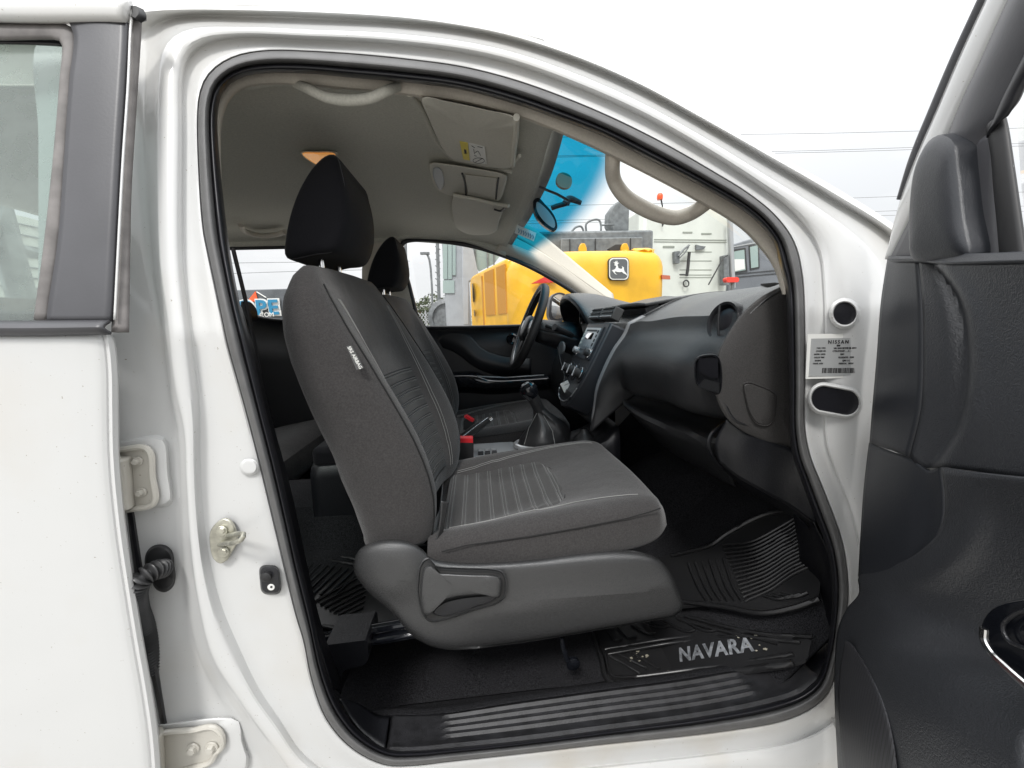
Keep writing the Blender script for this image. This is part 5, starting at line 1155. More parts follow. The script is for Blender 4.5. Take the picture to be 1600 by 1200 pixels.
for y in (.665,.742,.82):
    knob(y,1.118,.024,.006,'plast','climate_dial',.004); knob(y,1.118,.017,.024,'rubber','climate_knob',.008)
    MB().tube([S(y-.003,1.104,.034), S(y+.003,1.132,.034)], .0022, 6).build('knob_pointer', 'silver', dash)
    MB().tube([S(y+.021*math.cos(R(a)), 1.118+.021*math.sin(R(a)), .0125) for a in range(-30, 211, 12)], .0009, 5).build('dial_ring', 'silver', dash)
MB().tube([S(y, z, .006) for y, z in ((.64,1.075),(.66,1.045),(.70,1.022),(.75,1.016),(.80,1.022),(.84,1.045))], .0022, 8, res=30).build('stack_lower_trim', 'silver', dash)
srect('switch_row', .66, .83, 1.030, 1.055, .004, .004, 'plastd', dash)
# satin edge strip sweeping down beside the stack
def edge_at(y, pr): return drow(y, pr)
rr_ = drow(.588, D0); sel = rr_[26:58]
e1 = [p+Vector((-.006, 0, .004)) for p in sel]; e2 = [Vector((p.x+.012, .612, p.z+.004)) for p in sel]; e0 = [Vector((p.x+.004, .575, p.z)) for p in sel]
MB().grid(sm([e0, e1, e2], 4)).build('stack_edge_strip', mat('satin_strip', (.16,.16,.165), .35), dash, mods=(SOL(.003),))
# centre vents with hood
hd_ = [Vector(q) for q in ((.545,.605,1.350),(.522,.63,1.352),(.508,.74,1.352),(.522,.86,1.352),(.55,.885,1.350),(.66,.89,1.374),(.68,.74,1.378),(.66,.60,1.366))]
hood = MB().slab(hd_, [p-Vector((0,0,.012)) for p in hd_]).build('vent_hood', 'dash', dash, mods=(BEV(.004,3),))
MB().box((.575,.74,1.322), (.05,.25,.046), Matrix.Rotation(R(-22),3,'Y')).build('vent_housing', 'sealdark', dash, mods=(BEV(.004),))
for y in (.675, .805):
    MB().slab([S(yy, zz, .012+.0) for yy, zz in ((y-.058,1.300),(y+.058,1.300),(y+.055,1.338),(y-.055,1.338))], [S(yy, zz, -.02) for yy, zz in ((y-.058,1.300),(y+.058,1.300),(y+.055,1.338),(y-.055,1.338))]).build('centre_air_vent', 'ink', dash, mods=(BEV(.003),))
    for k in range(3):
        MB().tube([S(y-.054, 1.306+k*.013, .0135), S(y+.054, 1.306+k*.013, .0135)], .0026, 6).build('vent_slat', 'silver' if k == 0 else 'plast', dash)
# instrument cluster hood
rows = []
for x, hw, hh, z0 in ((.395,.205,.128,1.285),(.39,.195,.118,1.285),(.40,.185,.108,1.285),(.50,.17,.085,1.285)):
    rows.append([Vector((x+.05*(1-math.sin(math.pi*k/30)), 1.11+math.cos(math.pi*k/30)*hw, z0+math.sin(math.pi*k/30)*hh)) for k in range(31)])
clin = MB().grid(sm(rows, 3)).build('instrument_shroud', 'sealdark', dash)
rows = [[Vector((x+.05*(1-math.sin(math.pi*k/30)), 1.11+math.cos(math.pi*k/30)*hw, 1.285+math.sin(math.pi*k/30)*hh)) for k in range(31)] for x, hw, hh in ((.395,.205,.128),(.42,.215,.136),(.52,.225,.130),(.66,.23,.09),(.78,.22,.07))]
MB().grid(sm(rows, 3)).build('instrument_hood', 'dash', dash)
ic = MB(); ic.grid([[Vector((.50, 1.11+math.cos(math.pi*k/30)*r_, 1.285+math.sin(math.pi*k/30)*r_*.5)) for k in range(31)] for r_ in (.17, .01)]); icl = ic.build('instrument_face', 'glossb', dash)
for y in (1.03, 1.19):
    MB().tube([Vector((.497, y+.045*math.cos(a*.3), 1.315+.045*math.sin(a*.3))) for a in range(21)], .002, 6, closed=True).build('gauge_ring', 'chrome', dash)
# driver's lower dash and column
pat('column_shroud', [[Vector((.26,1.11+a*.045,1.27+b*.045)) for a, b in q] for q in [[(-1,0),(-.7,.7),(0,1),(.7,.7),(1,0),(.7,-.9),(0,-1.2),(-.7,-.9),(-1,0)]]]+[[Vector((.46,1.11+a*.07,1.22+b*.07)) for a, b in [(-1,0),(-.7,.7),(0,1),(.7,.7),(1,0),(.7,-.9),(0,-1.2),(-.7,-.9),(-1,0)]]], 'plast', dash)
MB().tube([Vector((.30,1.05,1.285)), P(893,524,.98), P(868,512,.92)], lambda t: .009+.004*t, 10, res=14).build('wiper_stalk', 'rubber', dash)
MB().tube([P(872,514,.925), P(866,511,.915)], .0145, 12).build('stalk_end', 'plast', dash)
MB().lathe(Vector((.36,1.0,1.19)), (-.9,-.2,.1), [(.026,0),(.026,.008),(.016,.010)], 20).build('ignition_lock', 'silver', dash)
# key fob with white tag, hanging from the ignition
kt = thing('key_tag', 'small white paper tag hanging on the ignition key below the steering column', 'key tag', P(882,600,.74))
q_ = [P(x, y, .74) for x, y in ((875,600),(887,594),(899,619),(888,626))]
tg_ = MB().slab(q_, [p+Vector((0,.002,0)) for p in q_]).build('paper_tag', 'white', kt, mods=(BEV(.0008),))
MB().tube([P(881,597,.74), P(882,588,.80), P(880,580,.86), Vector((.335,.99,1.195))], .0015, 6, res=12).build('key_ring', 'ink', kt)
mb = MB()
for k in range(3): mb.tube([P(882+k*3.2, 604+k*6-2, .739), P(889+k*3.2, 600+k*6-1, .739)], .0007, 5)
mb.build('tag_print', 'ink', kt)
# steering wheel
WC = Vector((.233,1.11,1.28)); wu = Vector((.383,0,.924)); wn = Vector((-.924,0,.383)); wy = Vector((0,1,0))
ringp = [WC+(wy*math.cos(2*math.pi*k/72)+wu*math.sin(2*math.pi*k/72))*.184 for k in range(72)]
mb = MB(); rows = []
for k in range(73):
    a = 2*math.pi*k/72; c_ = WC+(wy*math.cos(a)+wu*math.sin(a))*.184; e_ = (c_-WC).normalized()
    rows.append([c_+e_*(math.cos(b)*.0165)+wn*(math.sin(b)*.0185) for b in [2*math.pi*q/16 for q in range(16)]])
mb.grid(rows, closed_u=True); wheel = mb.build('steering_wheel', 'rubber', truck)
MB().tube([WC+(wy*math.cos(2*math.pi*k/72)+wu*math.sin(2*math.pi*k/72))*.1695+wn*.008 for k in range(72)], .0016, 6, closed=True).build('rim_stitching', 'silver', wheel)
rows = [[WC+wn*h+(wy*math.cos(a)*1.0+wu*math.sin(a)*.85)*r_-wu*.01 for a in [2*math.pi*q/32 for q in range(32)]] for r_, h in ((.055,-.03),(.072,-.005),(.070,.012),(.055,.024),(.02,.028))]
hub = MB().grid(sm(rows, 2), closed_u=True, cap=True).build('wheel_hub', 'plast', wheel)
MB().lathe(WC+wn*.026, wn, [(.022,0),(.022,.003),(.018,.004)], 24).build('hub_badge', 'silver', hub)
for a in (0, 180, 268):
    d_ = wy*math.cos(R(a))+wu*math.sin(R(a)); s_ = wn.cross(d_)
    rows = [[WC+d_*r_+s_*(w_*math.cos(b))+wn*(.004+.008*math.sin(b)) for b in [2*math.pi*q/10 for q in range(10)]] for r_, w_ in ((.04,.034),(.10,.024),(.172,.016))]
    MB().grid(rows, closed_u=True).build('wheel_spoke', 'silver' if a < 200 else 'plast', wheel)
# ------------------------------------------------------------ centre console
rows = [[Vector((x, y, z)) for y, z in ((.615,.60),(.620,.80),(.632,.838+h),(.66,.85+h),(.74,.852+h),(.82,.85+h),(.848,.838+h),(.862,.80),(.865,.60))] for x, h in ((-.55,.02),(-.30,.02),(-.10,-.02),(.02,-.015),(.18,-.005),(.30,.015),(.40,.04),(.47,.09))]
cons = MB().grid(patch(rows, 40, 5)).build('centre_console', 'plast', truck, mods=(SOL(.004),))
MB().box((-.40,.74,.89), (.30,.20,.07)).build('console_box', 'fabricd', cons, mods=(BEV(.02,4),))
def rr3(cx, cy, a, b, r_, n=6):
    res = []
    for sx, sy, a0 in ((1,1,0),(-1,1,90),(-1,-1,180),(1,-1,270)):
        for k in range(n+1):
            t = R(a0+90*k/n); res.append((cx+sx*(a-r_)+r_*math.cos(t), cy+sy*(b-r_)+r_*math.sin(t)))
    return res
def cpad(name, cx, cy, a, b, r_, z, th, m, parent, bev=.003):
    o_ = rr3(cx, cy, a, b, r_); return MB().slab([Vector((x, y, z+th)) for x, y in o_], [Vector((x, y, z)) for x, y in o_]).build(name, m, parent, mods=(BEV(bev,2),))
cpad('console_plate', -.01, .735, .135, .085, .02, .838, .012, 'silver', cons)
cpad('coin_tray', -.085, .715, .045, .04, .012, .846, .0055, 'glossb', cons)
for k in range(3):
    cpad('window_switch', -.005+k*.024, .70, .009, .014, .004, .848, .008, 'plast', cons)
    cpad('window_switch', -.005+k*.024, .745, .009, .014, .004, .848, .008, 'silver', cons)
lever = MB()
gb = Vector((.23,.74,.858))
rings_ = []
for t, (x, z, r_, wob) in enumerate(((.228,.862,.098,0),(.232,.885,.090,.006),(.240,.912,.076,.010),(.242,.940,.056,.009),(.230,.965,.036,.006),(.217,.985,.024,.003),(.210,.997,.021,0))):
    rings_.append([Vector((x+math.cos(2*math.pi*k/36)*(r_+wob*math.sin(5*2*math.pi*k/36+t)), .74+math.sin(2*math.pi*k/36)*(r_*.75+wob*math.cos(4*2*math.pi*k/36+t)), z)) for k in range(36)])
gear = MB().grid(sm(rings_, 4), closed_u=True).build('gear_lever', leather('gaiter_leather', (.016,.016,.017), .35, 300, .3), truck)
MB().tube([Vector((.228+.104*math.cos(2*math.pi*k/40), .74+.070*math.sin(2*math.pi*k/40), .862)) for k in range(40)], .009, 8, closed=True).build('gaiter_ring', 'silver', gear)
MB().tube([Vector((.213,.74,.985)), Vector((.203,.74,1.010)), Vector((.190,.74,1.035))], lambda t: .0205+.002*t, 14, res=10).build('lever_collar', 'rubber', gear)
rows = []
kd = Vector((-.45,0,.89)).normalized()
kn = MB().lathe(Vector((.192,.74,1.030)), kd, [(.018,-.004),(.024,.010),(.031,.024),(.033,.036),(.030,.050),(.019,.060),(.007,.063)], 28, ax2=(0,1,0)).build('gear_knob', 'glossb', gear)
MB().disc(Vector((.192,.74,1.030))+kd*.0615, kd, .014, .0015, 20).build('shift_pattern', 'silver', gear)
seamline([Vector((.225-.075,.70,.875)), Vector((.17,.715,.93)), Vector((.205,.728,.985))], 'gaiter_stitching', 'thread', .001, gear)
seamline([Vector((.225+.03,.672,.872)), Vector((.25,.69,.92)), Vector((.22,.725,.98))], 'gaiter_stitching', 'thread', .001, gear)
# second small lever boot (transfer case) ahead
rings_ = [[Vector((x+math.cos(2*math.pi*k/24)*r_, .70+math.sin(2*math.pi*k/24)*r_, z)) for k in range(24)] for x, z, r_ in ((.37,.87,.05),(.37,.885,.042),(.368,.905,.02),(.366,.92,.012))]
MB().grid(sm(rings_, 3), closed_u=True).build('gaiter', 'rubber', cons)
hb = MB().tube([P(712,690,.80), P(728,680,.80), P(745,668,.80), P(765,655,.80)], lambda t: .012+.005*math.sin(math.pi*min(1, t*1.1)), 14, res=30).build('handbrake', 'rubber', truck)
MB().tube([P(764,656,.80), P(769,652,.80)], .009, 12).build('release_button', 'chrome', hb)
MB().tube([P(716,687,.785), P(740,668,.785), P(762,652,.785)], .002, 6).build('chrome_line', 'chrome', hb)
MB().lathe(P(716,692,.79), (-.3,-.6,.7), [(.02,0),(.018,.01),(.01,.014)], 16).build('handbrake_gaiter', 'silver', hb)

# ============================================================ OUTSIDE
gmat = mat('ground_gravel', (.30, .29, .27), .95, noise=(3, .2), grain=(60, .6), bump=(8, .3))
g = MB().grid([[Vector((x, y, 0)) for x in (-200, -20, 0, 20, 200)] for y in (-200, -20, 0, 20, 400)]).build('ground', gmat, None, smooth=False, recalc=False); g['kind'] = 'structure'
def bg(name, label, cat, px, Y, group=None): 
    p = P(px, 600, Y); return thing(name, label, cat, (p.x, Y, 0), group)
def bx(name, x0, x1, y0, y1, z0, z1, m, parent, bev=.02): 
    return MB().box(((x0+x1)/2, (y0+y1)/2, (z0+z1)/2), (abs(x1-x0), abs(y1-y0), abs(z1-z0))).build(name, m, parent, mods=(BEV(bev, 2),) if bev else ())
# --- yellow excavator
ex = bg('excavator', 'yellow excavator with a deer badge on its rounded rear counterweight, seen through the windscreen', 'excavator', 900, 5.5)
Ye = 5.0
tl, tr = P(795,404,Ye), P(1046,404,Ye); zt_ = P(900,391,Ye).z; zb_ = .95
xl, xr = tl.x, tr.x
foot = []
def fz(y0, y1, inset):
    pts = [(xl+.02+inset, y1), (xl-.02+inset, y0+.35), (xl+.10+inset, y0+.08)]
    for k in range(1, 12):
        t = k/12; pts.append((xl+(xr-xl)*t, y0-.10*math.sin(math.pi*t)+inset*.6))
    pts += [(xr-.07-inset, y0+.06), (xr-inset, y0+.35), (xr-inset, y1)]
    return pts
rows = []
for z, ins in ((zb_, .05), (zb_+.08, .0), (zt_-.40, 0), (zt_-.24, 0), (zt_-.17, .02), (zt_-.10, .06), (zt_-.045, .13), (zt_-.012, .22), (zt_, .32), (zt_+.005, .6)):
    rows.append([Vector((p.x, p.y, z)) for p in cr([(x, y, 0) for x, y in fz(Ye, Ye+1.1, ins)], 80)])
cw = MB().grid(rows).build('counterweight', 'yel', ex, mods=(SOL(.03, -1),))
# side engine panels receding from the counterweight (left face)
pl = P(733, 436, Ye+2.3)
for nm, m, (ya, yb), _z in (('engine_side_panel', 'yel', (Ye+.35, Ye+2.3), (0, .95, zt_-.06)),):
    a0 = Vector((xl-.02, ya, 0)); b0 = Vector((pl.x, yb, 0)); d_ = (b0-a0)
    fr = lambda t, z, o=0: Vector((a0.x+d_.x*t-o, a0.y+d_.y*t, z))
    MB().slab([fr(0, .95), fr(1, .95), fr(1, zt_-.22), fr(.97, zt_-.12), fr(.85, zt_-.06), fr(0, zt_-.03)], [fr(0, .95, -1.0), fr(1, .95, -1.0), fr(1, zt_-.22, -1.0), fr(.97, zt_-.12, -1.0), fr(.85, zt_-.06, -1.0), fr(0, zt_-.03, -1.0)]).build(nm, m, ex, mods=(BEV(.05, 3),))
def onside(name, t0, t1, z0, z1, m, o=.015, par_=None, th=.02):
    q_ = [fr(t0, z0, o), fr(t1, z0, o), fr(t1, z1, o), fr(t0, z1, o)]
    return MB().slab(q_, [p+Vector((th, 0, 0)) for p in q_]).build(name, m, par_ or ex, smooth=False)
def tpx(px): # side parameter for a pixel column
    best = min(range(101), key=lambda k: abs(proj(fr(k/100, 1.6))[0]-px)); return best/100
def proj(p):
    v = p-CAM; D = v.dot(_f); return (800+FPX*v.dot(_r)/D, 600-FPX*v.dot(_u)/D)
def zpx(px, py, t):
    return min([1+.01*k for k in range(150)], key=lambda z: abs(proj(fr(t, z))[1]-py))
for x0, x1 in ((760,774),(779,793)):
    t0, t1 = tpx(x0), tpx(x1); onside('air_grille', t0, t1, zpx(0, 492, .4), zpx(0, 424, .4), 'yeld')
onside('panel_gap', tpx(755), tpx(756.5), .98, zpx(0, 434, .7), 'yeld')
# decals on the far corner of the side
ym = (tpx(740)); 
def decal(px, py, w_, h_, m, o=.02, th=.004, oval=False, par_=None):
    t = tpx(px); z = zpx(0, py, t); n = 20; hw = w_/2
    if oval: q_ = [fr(t, z, o)+Vector((0, math.cos(2*math.pi*k/n)*hw, math.sin(2*math.pi*k/n)*h_/2)) for k in range(n)]
    else: q_ = [fr(t, z, o)+Vector((0, a*hw, b*h_/2)) for a, b in ((-1,-1),(1,-1),(1,1),(-1,1))]
    return MB().slab(q_, [p+Vector((th, 0, 0)) for p in q_]).build('decal', m, par_ or ex, smooth=False)
decal(741,457,.42,.36,'ink',oval=True); decal(741,455,.30,.26,'white',.022,oval=True); decal(741,463,.20,.08,'gmach',.024)
decal(742,489,.55,.12,'silver'); t_ = tpx(742); z_ = zpx(0, 489, t_); text('300', .11, fr(t_, z_, .026), (0,-1,0), (0,0,1), 'ink', 'decal_lettering', ex, bold=.004)
t_ = tpx(745); z_ = zpx(0, 500, t_); text('LC', .09, fr(t_, z_, .026), (0,-1,0), (0,0,1), 'ink', 'decal_lettering', ex)
t_ = tpx(750); z_ = zpx(0, 470, t_); text('G', .10, fr(t_, z_, .026), (0,-1,0), (0,0,1), 'ink', 'decal_lettering', ex)
# badge: grey shield, white leaping deer
yf = Ye-.14
def PB(x, y, d=0): return P(x, y, yf-d)
bo = roundrect(951, 402, 983, 438, 7)
q_ = [PB(x, y) for x, y in bo]; badge = MB().slab(q_, [p+Vector((0, .1, 0)) for p in q_]).build('badge', 'ink', ex, smooth=False)
q_ = [PB(x, y, .006) for x, y in roundrect(952, 403, 982, 437, 6.5)]; MB().slab(q_, [p+Vector((0, .005, 0)) for p in q_]).build('badge_border', 'white', badge, smooth=False)
q_ = [PB(x, y, .012) for x, y in roundrect(953.6, 404.8, 980.4, 435.2, 5.5)]; MB().slab(q_, [p+Vector((0, .005, 0)) for p in q_]).build('badge_field', mat('badge_grey', (.10,.105,.11), .5), badge, smooth=False)
# deer outline traced at badge scale (920 + u/11.43, 370 + v/11.43)
deer = [(452,470),(445,448),(468,462),(478,428),(490,460),(500,425),(512,432),(510,460),(545,468),(522,482),(512,500),(522,530),(530,560),(570,572),(598,568),(600,540),(588,522),(610,535),(630,550),(625,580),(640,620),(672,655),(690,695),(655,668),(618,650),(590,625),(555,632),(510,628),(480,615),(462,632),(480,655),(506,680),(468,662),(440,630),(412,600),(452,585),(476,570),(488,540),(490,520),(462,510),(455,495),(478,488)]
q_ = [PB(920+a/11.43, 370+b_/11.43, .018) for a, b_ in deer]
MB().slab(q_, [p+Vector((0, .005, 0)) for p in q_]).build('badge_emblem', 'white', badge, smooth=False)
for x0, x1, y0 in ((1034,1047,433),):
    q_ = [P(x0, y0-3.5, Ye-.02), P(x1, y0-2.5, Ye+.12), P(x1+.5, y0+3.5, Ye+.12), P(x0+1, y0+3, Ye-.02)]; MB().slab(q_, [p+Vector((0, .03, 0)) for p in q_]).build('reflector', mat('faded_red', (.45,.10,.04), .4), ex, smooth=False)
q_ = [fr(tpx(795)-.02, z, .03)+Vector((0, y, 0)) for y, z in ((0,1.85),(.4,1.78),(-.2,1.80))]
q_ = [P(830,443,4.86), P(850,433,4.86), P(868,437,4.86), P(866,441,4.86)]; MB().slab(q_, [p+Vector((0,.05,0)) for p in q_]).build('reflector', mat('stripe_red', (.55,.03,.02), .4), ex, smooth=False)
# lifting lugs
for px in (911, 977):
    q_ = [P(x, y, Ye+.25) for x, y in [(px-6,396),(px-6,386),(px-3,380),(px+3,380),(px+6,387),(px+6,396)]]; MB().slab(q_, [p+Vector((0,.06,0)) for p in q_]).build('lifting_lug', 'yel', ex, mods=(BEV(.01),))
# grey engine hood behind, with panel joints
a, b = P(838,392,Ye+.9), P(1021,396,Ye+.9); zt2 = P(930,360,Ye+.9).z
eh = bx('engine_hood', a.x, b.x, Ye+.9, Ye+1.9, 1.5, zt2, 'gmach', ex, .04)
bx('hood_step', P(870,0,Ye+.85).x, P(1010,0,Ye+.85).x, Ye+.82, Ye+.9, 1.5, zt2-.13, 'gmach', eh, .02)
for px in (890, 930, 985): bx('hood_joint', P(px,380,Ye+.8).x, P(px+1.2,380,Ye+.8).x, Ye+.80, Ye+.83, 1.6, zt2-.15, 'ink', eh, 0)
MB().slab(*outline([(958,362),(952,350),(953,330),(962,317),(972,311),(982,312),(984,325),(983,362)], Ye+1.4, Ye+1.7)).build('exhaust_stack', 'gmach', ex, mods=(BEV(.03),))
MB().tube(PP([(916,362),(916,350),(925,344),(936,344),(939,352),(939,361)], Ye+1.2), .018, 8, res=30).build('handrail', 'gmach', ex)
MB().tube(PP([(939,352),(950,351),(960,351)], Ye+1.2), .015, 8).build('handrail', 'gmach', ex)
MB().tube(PP([(893,362),(900,355),(908,354),(912,361)], Ye+1.2), .018, 8, res=20).build('handrail', 'gmach', ex)
MB().slab(*outline([(950,389),(962,382),(972,382),(974,388),(966,392),(955,392)], Ye+.3, Ye+.36)).build('rear_camera', 'ink', ex)
# cab of the excavator: grey frame and green tinted panes with reflections painted into the colour, far left
cabm = bx('operator_cab', P(694,450,8.2).x, P(733,450,8.2).x, 8.2, 9.6, 1.0, P(700,352,8.2).z, 'cabg', ex, .05)
tint = mat('tinted_reflection_pane', (.30,.38,.36), .12, coat=.5)
for x0, x1, y0, y1 in ((692,699,372,436),(700,706,372,436),(707,712,380,430),(692,710,438,458)):
    q_ = [P(x, y, 8.17) for x, y in ((x0,y0),(x1,y0),(x1,y1),(x0,y1))]; MB().slab(q_, [p+Vector((0,.05,0)) for p in q_]).build('cab_window', tint, cabm, smooth=False)
MB().slab(*outline([(722,368),(735,368),(748,430),(740,436),(733,440),(733,508),(724,508),(722,440)], 7.5, 7.7)).build('boom_arm', 'cabg', ex, mods=(BEV(.02),))
MB().slab(*outline([(733,372),(770,368),(785,395),(772,412),(748,424),(740,410)], 7.75, 7.8)).build('cab_side_pane', tint, ex)
for px in (741, 760, 770): bx('cab_post', P(px,390,7.7).x, P(px+2,390,7.7).x, 7.68, 7.74, 1.8, 3.6, 'gmach', ex, 0)
# tracks under the machine
for x0, x1 in ((xl+.1, xl+.7), (xr-.7, xr-.1)): bx('track', x0, x1, Ye-.1, Ye+3.4, 0, .85, 'rubber', ex, .2)
bx('undercarriage', xl+.7, xr-.7, Ye+.8, Ye+2.4, .35, .95, 'gmach', ex, .05)
# --- dump truck glimpsed left of the excavator
dt = bg('dump_truck', 'grey dump truck with big tyre partly hidden behind the yellow excavator', 'truck', 710, 11)
lg = mat('pale_machine', (.36,.38,.38), .5, noise=(6, .2))
bx('truck_body', P(692,460,11).x, P(727,460,11).x, 11, 13, .5, P(700,462,11).z, lg, dt, .05)
MB().lathe(P(700,497,10.9), (0,-1,0), [(.55,0),(.55,.25),(.42,.30),(.40,.22),(.1,.22)], 30).build('wheel', 'gmach', dt)
MB().slab(*outline([(712,505),(712,488),(718,470),(727,458),(730,462),(722,480),(730,505)], 10.6, 10.8)).build('mud_flap', 'gmach', dt)
for k in range(4): bx('side_step', P(693,460+k*6,10.9).x, P(706,460+k*6,10.9).x, 10.8, 10.95, P(700,461+k*7,10.9).z-.03, P(700,461+k*7,10.9).z, 'silver', dt, 0)
# --- white truck cab, rear wall towards the camera
Yt = 7.6
wcab = mat('cream_cab', (.64,.66,.61), .45, noise=(2, .08), coat=.2)
tk = bg('semi_truck', 'pale cream semi truck cab seen from behind, hoses and bracket on its rear wall', 'truck', 1080, 7.6)
x0, x1 = P(1000,440,Yt).x, P(1139,440,Yt).x; zt_c = P(1080,318,Yt).z
cabw = bx('truck_cab', x0, x1, Yt, Yt+2.4, 1.0, zt_c, wcab, tk, .12)
def onb(name, pts, m, d=.012, th=.01, par_=None, mods=()):
    q_ = [P(x, y, Yt-d) for x, y in pts]; return MB().slab(q_, [p+Vector((0, th, 0)) for p in q_]).build(name, m, par_ or cabw, smooth=False, mods=mods)
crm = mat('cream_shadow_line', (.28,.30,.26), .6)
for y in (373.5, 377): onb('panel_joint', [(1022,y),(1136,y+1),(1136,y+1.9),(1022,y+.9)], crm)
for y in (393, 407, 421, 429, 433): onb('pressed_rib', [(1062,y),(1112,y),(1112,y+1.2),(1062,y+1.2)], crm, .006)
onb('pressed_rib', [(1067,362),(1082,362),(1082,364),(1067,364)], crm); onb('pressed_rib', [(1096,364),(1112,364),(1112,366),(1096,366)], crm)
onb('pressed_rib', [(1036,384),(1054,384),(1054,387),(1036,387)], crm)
bkt = onb('bracket', [(1054,393),(1062,392),(1062,411),(1055,411)], 'gmach', .12, .10)
MB().tube(PP([(1060,400),(1068,390),(1077,383)], Yt-.15), .022, 6).build('bracket_arm', 'gmach', tk)
MB().tube(PP([(1062,403),(1070,395),(1076,386)], Yt-.15), .014, 6).build('bracket_arm', 'gmach', tk)
MB().tube(PP([(1077,394),(1076,405),(1075,418),(1073,431)], Yt-.12), .032, 8).build('air_hose', 'ink', tk)
MB().tube(PP([(1074,430),(1068,429),(1062,429)], Yt-.12), .014, 6).build('air_hose', 'ink', tk)
MB().tube([P(1072+4.3*math.cos(k*.3142), 443+5*math.sin(k*.3142), Yt-.08) for k in range(20)], .014, 6, closed=True).build('hose_loop', 'ink', tk)
onb('door_handle', [(1088,382),(1094,384),(1103,385),(1100,389),(1094,390),(1088,390)], 'gmach', .06, .05)
MB().tube(PP([(1107,445),(1118,425),(1130,403),(1137,399)], Yt-.3), .014, 6).build('stay_rod', 'ink', tk)
MB().tube(PP([(1140,335),(1142,390),(1145,450)], Yt-.2), .055, 14).build('exhaust_stack', 'silver', tk)
MB().slab(*outline([(1131,399),(1138,398),(1139,445),(1131,445)], Yt-.25, Yt-.1)).build('battery_box', 'gmach', tk)
MB().tube(PP([(1035,343),(1035,354)], Yt-.06), .012, 6).build('beacon_pole', 'ink', tk)
# orange beacon on its stalk
bc = bg('beacon_light', 'small orange warning beacon on a thin stalk above the cream truck', 'beacon', 1031, 6.9)
MB().lathe(P(1031,312,6.9), (0,0,1), [(.05,0),(.055,.03),(.055,.08),(.035,.11),(.01,.115)], 20).build('beacon_lens', mat('orange_lens', (.85,.10,.02), .3), bc)
MB().tube(PP([(1033,312),(1035,322),(1036,352)], 6.92), .014, 6).build('beacon_stalk', 'ink', bc)
# red lamp
rl = bg('marker_lamp', 'red marker lamp on a post low in front of the grey bus', 'lamp', 1145, 5.8)
MB().slab(*outline(roundrect(1135,433,1155,441,3.5), 5.8, 5.9)).build('lamp_lens', mat('red_lens', (.75,.05,.03), .35), rl, mods=(BEV(.01,3),))
p_ = P(1145,441,5.85); MB().tube([p_, Vector((p_.x, p_.y, 0))], .03, 8).build('lamp_post', 'gmach', rl)
# --- grey bus right
Yb = 8.8
bs = bg('bus', 'grey bus with two tinted side windows beside the cream truck', 'bus', 1190, 8.8)
busm = mat('bus_grey', (.16,.17,.19), .45, noise=(3, .15))
q_ = [P(1138,384,Yb), P(1176,372,Yb-.2), P(1300,340,Yb-.9), P(1300,640,Yb-.9), P(1138,640,Yb)]
bb = MB().slab(q_, [p+Vector((0, 2.2, 0)) for p in q_]).build('bus_body', busm, bs, mods=(BEV(.05,3),))
bn = (q_[2]-q_[0]).cross(Vector((0,0,1))).normalized()
q2_ = [Pplane(x, y, q_[0], bn) for x, y in ((1138,384),(1176,372),(1300,340),(1300,640),(1138,640))]
bb.data.vertices.foreach_set('co', [c for p in q2_+[p+Vector((0,2.2,0)) for p in q2_] for c in p]); bb.data.update()
def onbus(name, pts, m, d=.02):
    nb = bn if bn.y < 0 else -bn
    q2 = [Pplane(x, y, q_[0]+nb*d, nb) for x, y in pts]
    return MB().slab(q2, [p+Vector((0,.01,0)) for p in q2]).build(name, m, bb, smooth=False)
onbus('window_frame', [(1145,390),(1165,387),(1168,424),(1145,427)], 'ink'); onbus('bus_window', [(1147,393),(1163,390),(1165,422),(1147,425)], tint, .03)
onbus('window_frame', [(1170,384),(1186,380),(1187,419),(1172,422)], 'ink'); onbus('bus_window', [(1172,386),(1184,383),(1185,417),(1174,419)], tint, .03)
onbus('curtain', [(1147,405),(1163,405),(1164,420),(1147,424)], 'white', .035)
for y in (428, 433): onbus('body_moulding', [(1145,y),(1300,y-14),(1300,y-12.8),(1145,y+1)], 'ink')
onbus('roof_gutter', [(1138,386),(1176,379),(1300,352),(1300,354),(1176,381),(1138,388)], 'silver')
# --- signboard on the container seen through the rear left window
Ys = 9.0
cb = bg('container', 'dark grey container with big blue lettering and an orange triangle, seen through the rear window', 'container', 410, 9)
q_ = [P(330,454,Ys), P(560,446,Ys), P(560,505,Ys), P(330,505,Ys)]
q_ = [Vector((q_[0].x,Ys,q_[0].z)), Vector((q_[1].x,Ys,q_[0].z)), Vector((q_[1].x,Ys,.3)), Vector((q_[0].x,Ys,.3))]
cbb = MB().slab(q_, [p+Vector((0,2.4,0)) for p in q_]).build('container_body', mat('container_grey', (.10,.11,.12), .6, noise=(3,.3)), cb, mods=(BEV(.03),))
teal = mat('teal_letters', (.02,.20,.36), .5); orange = mat('orange_mark', (.80,.11,.03), .5)
so_ = P(404,482,Ys-.05); 
text('OPE', .46, so_, (1,0,0), (0,0,1), 'white', 'sign_outline', cb, thick=.01, bold=.045, spacing=1.15)
text('OPE', .46, so_-Vector((0,.04,0)), (1,0,0), (0,0,1), teal, 'sign_lettering', cb, thick=.01, bold=.014, spacing=1.15)
q_ = [P(399,455,Ys-.04), P(386,471,Ys-.04), P(403,471,Ys-.04)]; MB().slab(q_, [p+Vector((0,.02,0)) for p in q_]).build('sign_mark', orange, cb, smooth=False)
MB().tube([P(401,456,Ys-.04), P(416,465,Ys-.04)], .012, 6).build('sign_line', 'white', cb)
text('.COM', .14, P(416,492,Ys-.1), (1,0,0), (0,0,1), 'white', 'sign_lettering', cb, thick=.01)
